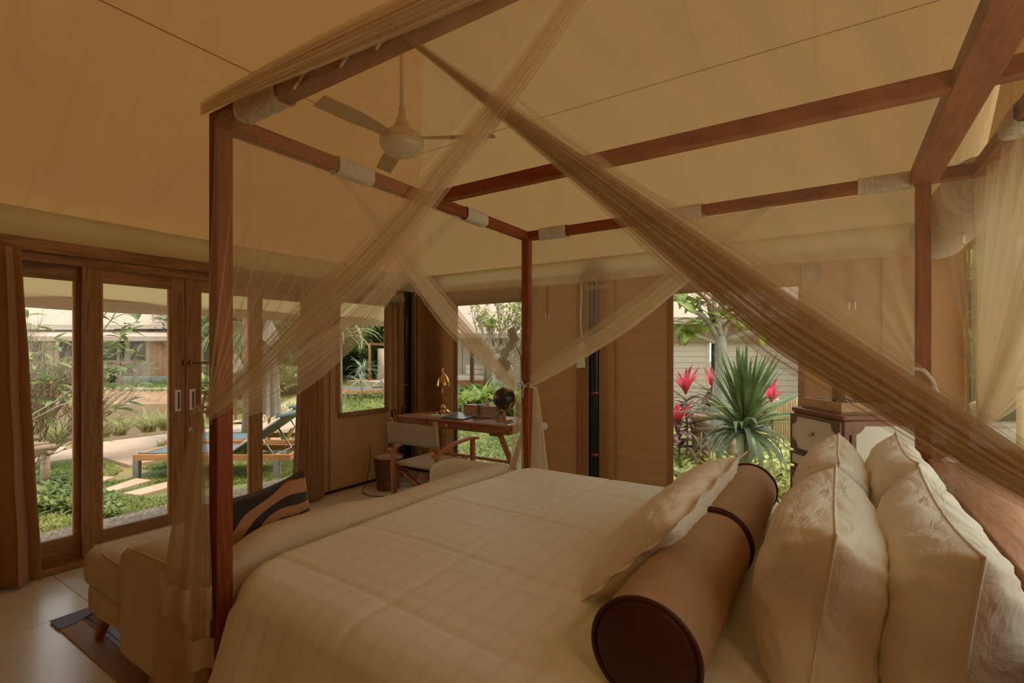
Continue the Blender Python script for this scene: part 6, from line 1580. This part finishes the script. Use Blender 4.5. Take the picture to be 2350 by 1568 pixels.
# folded parasols
M['parasol'] = cloth('parasol', (.44,.39,.31), (.38,.33,.26), weave=120, wr=.3, wscale=8, trans=.15)
def parasol(label, px_, f_, ytop, ybot, w_, lean=0):
    b_ = LF((px_-1175)/FPX*f_, f_, GR); z0 = H-(ybot-HY)*f_/FPX; z1 = H-(ytop-HY)*f_/FPX; t = thing('folded_parasol', label, 'parasol', tuple(b_), 0, 'folded grey parasols')
    obj('pole', MB().tube([b_, Vector((b_.x,b_.y,z1+.1))], .024, 10), M['orange_wood'], t, smooth=True)
    r = w_/FPX*f_/2
    def f(u, v):
        a = 2*math.pi*u; z = z1+(z0-z1)*v; z += .05*math.sin(4*a)*v
        rr = r*(.25+.75*v**.8)*(1+.28*math.sin(8*a+v*2)*v) if v < .55 else r*(.72+.45*(v-.55))*(1+.3*math.sin(8*a+1))
        return Vector((b_.x+rr*math.cos(a), b_.y+rr*math.sin(a), z))
    obj('folded_cloth', MB().grid(f, 64, 18), M['parasol'], t, smooth=True, weld=True)
    def g2(u, v):
        a = 2*math.pi*u; rr = r*(.2+.95*v)*(1+.12*math.sin(8*a)*v); return Vector((b_.x+rr*math.cos(a), b_.y+rr*math.sin(a), z1+.02-.42*v+.05*math.sin(4*a)*v))
    obj('top_flap', MB().grid(g2, 48, 8), M['parasol'], t, smooth=True); return t
parasol('folded grey parasol beside the nearest lounger', 618, 8.6, 735, 952, 44)
parasol('folded grey parasol further off, left of the mullion', 541, 11.5, 812, 905, 34)
bs = at(648,893); t = thing('garden_sign', 'small blue sign on two stakes in the far grass', 'sign', tuple(bs)); 
for q in (-.12,.12): obj('stake', MB().tube([bs+RV*q, bs+RV*q+Vector((0,0,.55))], .015, 6), M['black'], t)
obj('sign_board', MB().box(bs.x-.16,bs.x+.16,bs.y-.01,bs.y+.01,GR+.40,GR+.62), surf('blue_sign', (.08,.20,.60), rough=.5), t)

# ------------------------------------------------------------------ palms
def fanfrond(R, nseg=16, spread=2.6, droop=.6, mat=None):
    vs = []; fs = []
    for i in range(nseg):
        a = -spread/2+spread*i/(nseg-1); l = R*(.75+.25*math.cos(a*.6))
        for k in range(4):
            t = k/3; x = l*t; z = -droop*l*t*t; w_ = .028*R*(.4+1.2*math.sin(math.pi*min(.95,t+.12)))
            d = Vector((math.cos(a), math.sin(a), 0)); s = Vector((-d.y, d.x, 0)); c = d*x+Vector((0,0,z)); 
            if t == 1: w_ = .002
            vs += [c-s*w_, c+s*w_+Vector((0,0,.01))]
        b_ = i*8
        for k in range(3): fs.append((b_+k*2, b_+k*2+1, b_+k*2+3, b_+k*2+2))
    me = bpy.data.meshes.new('frond'); me.from_pydata([tuple(v) for v in vs], [], fs); me.materials.append(mat); return me
fm = [fanfrond(.75, droop=d, mat=M['palmleaf']) for d in (.25,.6)]
def fanpalm(label, base, crown, r, n_, s, els=(-.6,1.1)):
    base, crown = Vector(base), Vector(crown); t = thing('fan_palm', label, 'palm', tuple(base), 0, 'palms in the garden')
    obj('trunk', MB().tube([base, base.lerp(crown,.5)+Vector((.03,0,0)), crown], [r*1.2,r,r*.9], 12), M['bark_brown'], t, smooth=True)
    for i in range(n_):
        az = i*2.399; el = U(*els); d = Vector((math.cos(az)*math.cos(el), math.sin(az)*math.cos(el), math.sin(el))); q = crown+d*.45*s
        obj('stalk', MB().tube([crown, crown+d*.25*s, q], .010*s, 5), M['palmleaf'], t, smooth=True); putleaf(random.choice(fm), t, q, az, el-.35, U(-.4,.4), s, 'frond')
    return t
c = GF(575,742,9.2); fanpalm('fan palm with drooping fronds behind the folded parasols', (c.x-.1,c.y,GR), c, .09, 15, .95)
c = GF(560,700,7.9); fanpalm('slim palm trunk standing close behind the nearest lounger', GZ(566,1040,GR), c+Vector((0,0,.75)), .045, 8, .8, (.1,1.2))
c = GF(782,768,9.5); t = thing('pandanus', 'pale green pandanus with long folded strap leaves in the small window', 'plant', (c.x,c.y,GR))
obj('trunk', MB().tube([(c.x,c.y,GR),c], [.035,.03], 9), M['bark_brown'], t, smooth=True)
pm = [curveleaf(1.15,.075,d,mat=M['palmleaf'],seg=9) for d in (1.2,2.0,2.5)]
for i in range(44): putleaf(random.choice(pm), t, c+Vector((0,0,U(-.1,.1))), i*2.4, U(.0,1.2), U(-.3,.3), U(.6,1.0))
sp = [curveleaf(.55,.035,d,mat=M['dracaena_old'],seg=5) for d in (.3,1.0,1.8)]
def spiky(label, px_, py_, f_, n_, s, name='yucca'):
    c = GF(px_, py_, f_); t = thing(name, label, 'plant', (c.x,c.y,GR)); obj('trunk', MB().tube([(c.x,c.y,GR),tuple(c)], [.022,.02], 8), M['bark_brown'], t, smooth=True)
    for i in range(n_): putleaf(random.choice(sp), t, c, i*2.4, U(-.1,1.4), U(-.3,.3), s*U(.7,1.1))
spiky('small spiky yucca on the lawn, upper one in the small window', 832, 850, 15.5, 34, 1.25); spiky('small spiky yucca close to the lawn in the small window', 828, 876, 15.0, 26, .9)
spiky('small spiky plant beyond the bare tree behind the desk', 1168, 838, 13, 24, 1.0)
# yellowing strap plant by the right curtain
c = GZ(655,1050,GR); t = thing('strap_plant', 'strap-leaved plant with one yellow leaf beside the right curtain', 'plant', tuple(c))
yl = curveleaf(.6,.05,1.6,mat=M['yellowleaf']); sg = [curveleaf(.62,.045,d,mat=M['bushleaf']) for d in (1.0,1.7)]
for i in range(11): putleaf(sg[i%2] if i else yl, t, c+Vector((0,0,.12)), i*2.4+2, U(.5,1.3), 0, U(.7,1.1))
# pergola in the garden
pg = thing('pergola', 'dark-posted pergola frame over the lawn seen through the small window', 'pergola', tuple(GZ(848,884,GR)))
p = GZ(848,884,GR); obj('post', MB().tube([p, GF(848,788,p.dot(Vector((-SN,CS,0))))], .075, 10), M['desk_dark'], pg, smooth=True)
fp = p.dot(Vector((-SN,CS,0))); obj('beam', MB().bar(GF(838,789,fp),GF(905,792,fp),.12,.12), M['desk_dark'], pg); obj('post', MB().tube([Vector((GF(905,860,fp).x,GF(905,860,fp).y,GR)), GF(905,788,fp)], .075, 10), M['desk_dark'], pg)
obj('step', MB().box(p.x-.9,p.x+1.6,p.y-.6,p.y+.5,GR,GR+.22), M['pink_stone'], pg, bevel=.02)
st_ = GZ(880,882,GR); obj('pillar', MB().tube([st_, Vector((st_.x,st_.y,GF(880,800,fp).z))], .28, 14), M['house_wall'], pg, smooth=True)

# ------------------------------------------------------------------ tent house behind the desk window
h2 = thing('veranda_house', 'pale-roofed tent house with veranda behind the desk window', 'building', tuple(LF(-.9,18,GR)), YAW)
Mk = rootmat(h2)
def hl3(mb): mb.v = [Mk @ (v-Vector((-.9,18,GR))) for v in mb.v]; return mb
def L8(px_): return (px_-1175)/FPX*18
def Z8(py_): return H-(py_-HY)*18/FPX
obj('roof', hl3(MB().add([(L8(1000),17.2,Z8(768)),(L8(1290),17.2,Z8(768)),(L8(1265),20,Z8(722)),(L8(1188),22,Z8(668)),(L8(1045),22,Z8(640)),(L8(1000),22,Z8(660))], [(0,1,2,3,4,5)])), M['roof_pale'], h2, solid=.05)
obj('eave', hl3(MB().box(L8(1000),L8(1290),17.15,17.3,Z8(778),Z8(767))), M['roof_pale'], h2, bevel=.02)
obj('wall', hl3(MB().box(L8(1000),L8(1290),19.0,19.1,GR,Z8(770))), M['house_wall'], h2)
for a in range(1000,1290,28): obj('wall_panel', hl3(MB().box(L8(a),L8(a+26),18.96,19.0,.1,Z8(776))), M['house_wall'], h2)
obj('dark_band', hl3(MB().box(L8(1060),L8(1290),18.9,18.96,Z8(790),Z8(776))), M['eave_brown'], h2)
obj('veranda_floor', hl3(MB().box(L8(1000),L8(1290),17.2,19.0,GR,.12)), M['pink_stone'], h2)
for px_ in (1087,1203): obj('veranda_post', hl3(MB().box(L8(px_)-.07,L8(px_)+.07,17.25,17.39,.12,Z8(778))), M['leather_dark'], h2)
db_ = thing('daybed', 'cream daybed with bolster on the veranda behind the desk window', 'bed', tuple(LF(L8(1075),18.2,.12)), YAW)
Md = rootmat(db_); f_d = lambda mb: (setattr(mb,'v',[Md @ v for v in mb.v]), mb)[1]
obj('base', f_d(MB().box(-1.0,.55,-.5,.5,.0,.30)), M['desk_dark'], db_, bevel=.01); obj('mattress', f_d(MB().box(-1.0,.55,-.5,.5,.30,.48)), M['sofa'], db_, bevel=.05)
for q in (.58,.76): obj('cushion', f_d(MB().tube([(-.1,.1,q),(.55,.1,q)], [.11,.11], 12)), M['sofa'], db_, smooth=True)
# bare spreading tree before it
tr = thing('bare_tree', 'bare spreading tree with yellow-green leaf tips behind the desk window', 'tree', tuple(LF(-.5,14,GR)))
tb = MB(); tt = []
def grow2(p, d, l, r, depth):
    pts_ = [p]; q = p.copy(); dd_ = d.copy()
    for i in range(4): dd_ = (dd_+Vector((U(-.12,.12),U(-.12,.12),U(-.02,.14)))).normalized(); q = q+dd_*l/4; pts_.append(q.copy())
    tb.tube(pts_, [r*(1-.12*i) for i in range(5)], 5)
    if depth == 0: tt.append(q.copy()); return
    for i in range(3): grow2(pts_[2+i%3], (dd_+Vector((U(-.5,.5),U(-.5,.5),U(0,.4)))).normalized(), l*U(.62,.8), r*.6, depth-1)
b0 = LF((1140-1175)/FPX*14, 14, GR); c0 = GF(1140,812,14)
obj('trunk', MB().tube([b0, b0.lerp(c0,.5)+Vector((.02,0,0)), c0], [.17,.14,.13], 12), M['bark_pale'], tr, smooth=True)
for k in range(12): a = k*.7; grow2(c0+Vector((0,0,U(-.35,.1))), Vector((math.cos(a), math.sin(a), U(.35,1.3))).normalized(), U(.55,.8), .030, 3)
obj('branches', tb, M['bark_pale'], tr, smooth=True)
tl_ = ovalleaf(.16,.07,M['broadleaf'],.4); items = []
for p in tt:
    if p.z > 2.1: 
        for i in range(3): items.append((tl_, p+Vector((U(-.06,.06),U(-.06,.06),U(-.05,.05))), U(0,6.28), U(-.5,1), 0, U(.6,1.2)))
joinleaves('foliage', tr, items, M['broadleaf'])
# lilies
ll = [curveleaf(.42,.045,d,mat=M['broadleaf'],seg=6) for d in (.6,1.2,1.8)]; lyel = curveleaf(.36,.045,1.4,mat=M['yellowleaf'],seg=6)
for px_, py_, f_, s, lb in ((1062,925,11.0,1.15,'lily clump with yellow leaves at the left edge of the desk window'), (1108,918,10.0,1.35,'largest lily clump behind the tissue case'), (1085,925,11.5,.95,'smaller lily clump behind the wooden box'), (1180,915,10.8,1.1,'lily clump beside the far bed post')):
    c = GF(px_, py_, f_); g0 = Vector((c.x,c.y,GR)); t = thing('lily_clump', lb, 'plant', tuple(g0), 0, 'lilies outside the desk window')
    top = Vector((c.x,c.y,max(GR+.05,c.z)))
    obj('stem', MB().tube([g0, top], [.03*s,.02*s], 8), M['bushleaf'], t, smooth=True)
    for i in range(22): putleaf(lyel if i%7 == 0 else random.choice(ll), t, top+Vector((U(-.05,.05),U(-.05,.05),0)), i*2.4, U(.5,1.4), 0, s*U(.7,1.1))

# ------------------------------------------------------------------ chairs and table at the pond house
hc = LF(L(310),27.2,.13)
dup(ch, tuple(hc), YAW+math.pi+.3, 'folding wooden chair with pale cloth by the pond house door')
dup(ch, tuple(LF(L(243),27.2,.13)), YAW+math.pi-.3, 'folding wooden chair with pale cloth left of the round veranda table')
dup(ch, tuple(LF(L(478),27.2,.13)), YAW+math.pi, 'folding wooden chair at the far right of the pond house veranda')
tt_ = LF(L(276),26.9,.13); t = thing('veranda_table', 'round wooden pedestal table on the pond house veranda', 'table', tuple(tt_))
obj('table_top', MB().lathe([(.42,.70),(.43,.73),(0,.73)], tuple(tt_), 24), M['orange_wood'], t, smooth=True); obj('pedestal', MB().lathe([(.05,.05),(.06,.3),(.04,.5),(.06,.7)], tuple(tt_), 12), M['orange_wood'], t, smooth=True)
for k in range(4): a = YAW+k*math.pi/2+.4; obj('foot', MB().bar(tt_+Vector((0,0,.2)), tt_+Vector((math.cos(a)*.42,math.sin(a)*.42,.03)), .06,.06), M['orange_wood'], t)

# ------------------------------------------------------------------ trees and hedges in the distance
def simpleleaf(L, W):
    me = bpy.data.meshes.new('leaf'); me.from_pydata([(0,0,0),(L*.5,-W/2,.03),(L,0,-.04),(L*.5,W/2,.03)], [], [(0,1,2),(0,2,3)]); return me
M["corefoliage"] = leafm('corefoliage', (.12,.17,.05), (.28,.33,.12), scale=1.6, trans=.1)
clump = [simpleleaf(.30,.15), simpleleaf(.22,.12)]
def bigbush(label, px_, f_, w_, h_, mat, n_, z0=GR, name='dense_tree', cat='tree', group='trees beyond the garden', trunk=True):
    c = LF((px_-1175)/FPX*f_, f_, z0); t = thing(name, label, cat, tuple(c), 0, group); items = []
    if trunk: obj('trunk', MB().tube([c, c+Vector((0,0,h_*.6))], [.12,.07], 8), M['bark_brown'], t, smooth=True)
    for _ in range(n_*4):
        a = U(0,6.283); b_ = math.acos(U(-.6,1)); rr = U(.25,1)**.5; rr *= 1+.25*noise.noise(Vector((math.cos(a)*2,math.sin(a)*2,b_*2+px_)))
        p = c+Vector((math.cos(a)*math.sin(b_)*w_/2*rr, math.sin(a)*math.sin(b_)*w_/2*rr, h_*.5+math.cos(b_)*h_/2*rr)); p.z = max(z0+.05, p.z)
        items.append((random.choice(clump), p, U(0,6.28), U(-.6,1.2), 0, U(.7,1.4)))
    joinleaves('crown', t, items, M[mat])
    cc = c+Vector((0,0,h_*.5)); core = MB().ball(cc, (w_*.36,w_*.36,h_*.40), 20, 14)
    for v in core.v:
        d = v-cc; k = 1+.22*noise.noise(d.normalized()*2.3+Vector((px_,0,0))); v.xyz = cc+d*k; v.z = max(z0-.05, v.z)
    o_ = obj('inner_foliage', core, M['corefoliage'], t, smooth=True); o_['kind'] = 'stuff'; return t
K = [('broad green tree filling the top of the small window',800,30,9,9,'midgreen',2600), ('leafy tree behind the pergola',860,32,7,8,'midgreen',2200), ('round green tree far right of the small window',925,33,9,8,'midgreen',2000),
     ('dense tree behind the nearest folded parasol',610,26,8,7.5,'midgreen',2600), ('dark dense tree left of the pond house end',530,31,8,7,'darkgreen',2200), ('green tree between palm and curtain',690,24,7,7,'midgreen',2400), ('tall dark tree behind the right curtain',745,29,9,9,'darkgreen',2200),
     ('dark tree against the sky right of the desk window roof',1200,34,6,8.5,'darkgreen',1800), ('far tree at the left end of the veranda house',1010,30,9,6,'midgreen',1600), ('far tree behind the far bed post',1262,36,8,7,'darkgreen',1200)]
for k in K: bigbush(*k)
for lb, px_, f_, w_, h_, m_, n_ in (('low green hedge under the trees in the small window',800,31,6,1.5,'midgreen',1300), ('low shrub beside the pergola step',880,30.5,4,1.4,'midgreen',900), ('low hedge behind the lawn, right of the parasols',650,19,4,.9,'midgreen',1100), ('low hedge below the palm fronds',560,17,3,.8,'midgreen',900),
        ('low bright shrub below the veranda',1120,13,2.6,.5,'midgreen',900), ('low bright shrub right of the bare tree',1180,12,2.2,.55,'midgreen',800), ('leafy shrub half hidden behind the twiggy bush',190,21.5,2.4,1.1,'bushleaf',700)):
    bigbush(lb, px_, f_, w_, h_, m_, n_, name='garden_shrub', cat='shrub', group='shrubs in the garden', trunk=False)
# behind the mesh wall
for lb, px_, f_, w_, h_, m_, n_ in (('green tree seen through the net behind the headboard',2345,9,5,4.2,'midgreen',2600), ('darker tree seen through the net beside the head post',2230,12,6,4.5,'darkgreen',2200), ('green tree at the far right behind the hammock',2560,9,5,4.5,'midgreen',1500)):
    bigbush(lb, px_, f_, w_, h_, m_, n_, group='trees beyond the mesh wall')
bw_ = thing('garden_wall', 'low pale garden wall across the lawn behind the net', 'ledge', tuple(LF(8.3,7.9,GR)), YAW)  # low garden wall with coping
obj('wall_body', MB().prism([LF(5.5,7.6,GR),LF(11,7.6,GR),LF(11,7.75,GR),LF(5.5,7.75,GR)], (0,0,.42)), M['pale_stone'], bw_, bevel=.02); obj('coping', MB().prism([LF(5.45,7.55,GR+.42),LF(11.05,7.55,GR+.42),LF(11.05,7.80,GR+.42),LF(5.45,7.80,GR+.42)], (0,0,.06)), M['pink_stone'], bw_, bevel=.01)
# veranda bamboo post and hammock
P = GX(2343, 900, 1.55); vp = thing('bamboo_post', 'upright bamboo veranda post outside the mesh wall', 'post', (P.x,P.y,GR))
obj('cane', MB().tube([(P.x,P.y,GR),(P.x,P.y,2.6)], .035, 12), M['bamboo'], vp, smooth=True)
for z in (.3,.75,1.2,1.65,2.1): obj('node_ring', MB().lathe([(.035,-.008),(.039,0),(.035,.008)], (P.x,P.y,z), 14), M['bamboo'], vp, smooth=True)
hmk = thing('hammock', 'striped tan hammock tied up outside the mesh wall', 'hammock', tuple(GX(2250,940,1.15)))
hp = [GX(2150,1010,1.0), GX(2200,965,1.05), GX(2250,935,1.1), GX(2295,915,1.15), GX(2330,893,1.2), GX(2400,880,1.3), GX(2500,850,1.4)]
obj('hammock_cloth', MB().tube(hp[:4], [.02,.075,.085,.028], 16, flat=.7), cloth('hammock_cloth', (.50,.38,.24), (.26,.17,.10), weave=100, nscale=14), hmk, smooth=True)
obj('hammock_rope', MB().tube(hp[3:], [.026,.018,.013,.012], 10), M['leather_dark'], hmk, smooth=True)
for q in (0.0, .5): obj('lashing', MB().tube([hp[3].lerp(hp[4],q)+Vector((0,0,-.03)), hp[3].lerp(hp[4],q)+Vector((0,0,.03))], .028, 10), M['bark_brown'], hmk, smooth=True)
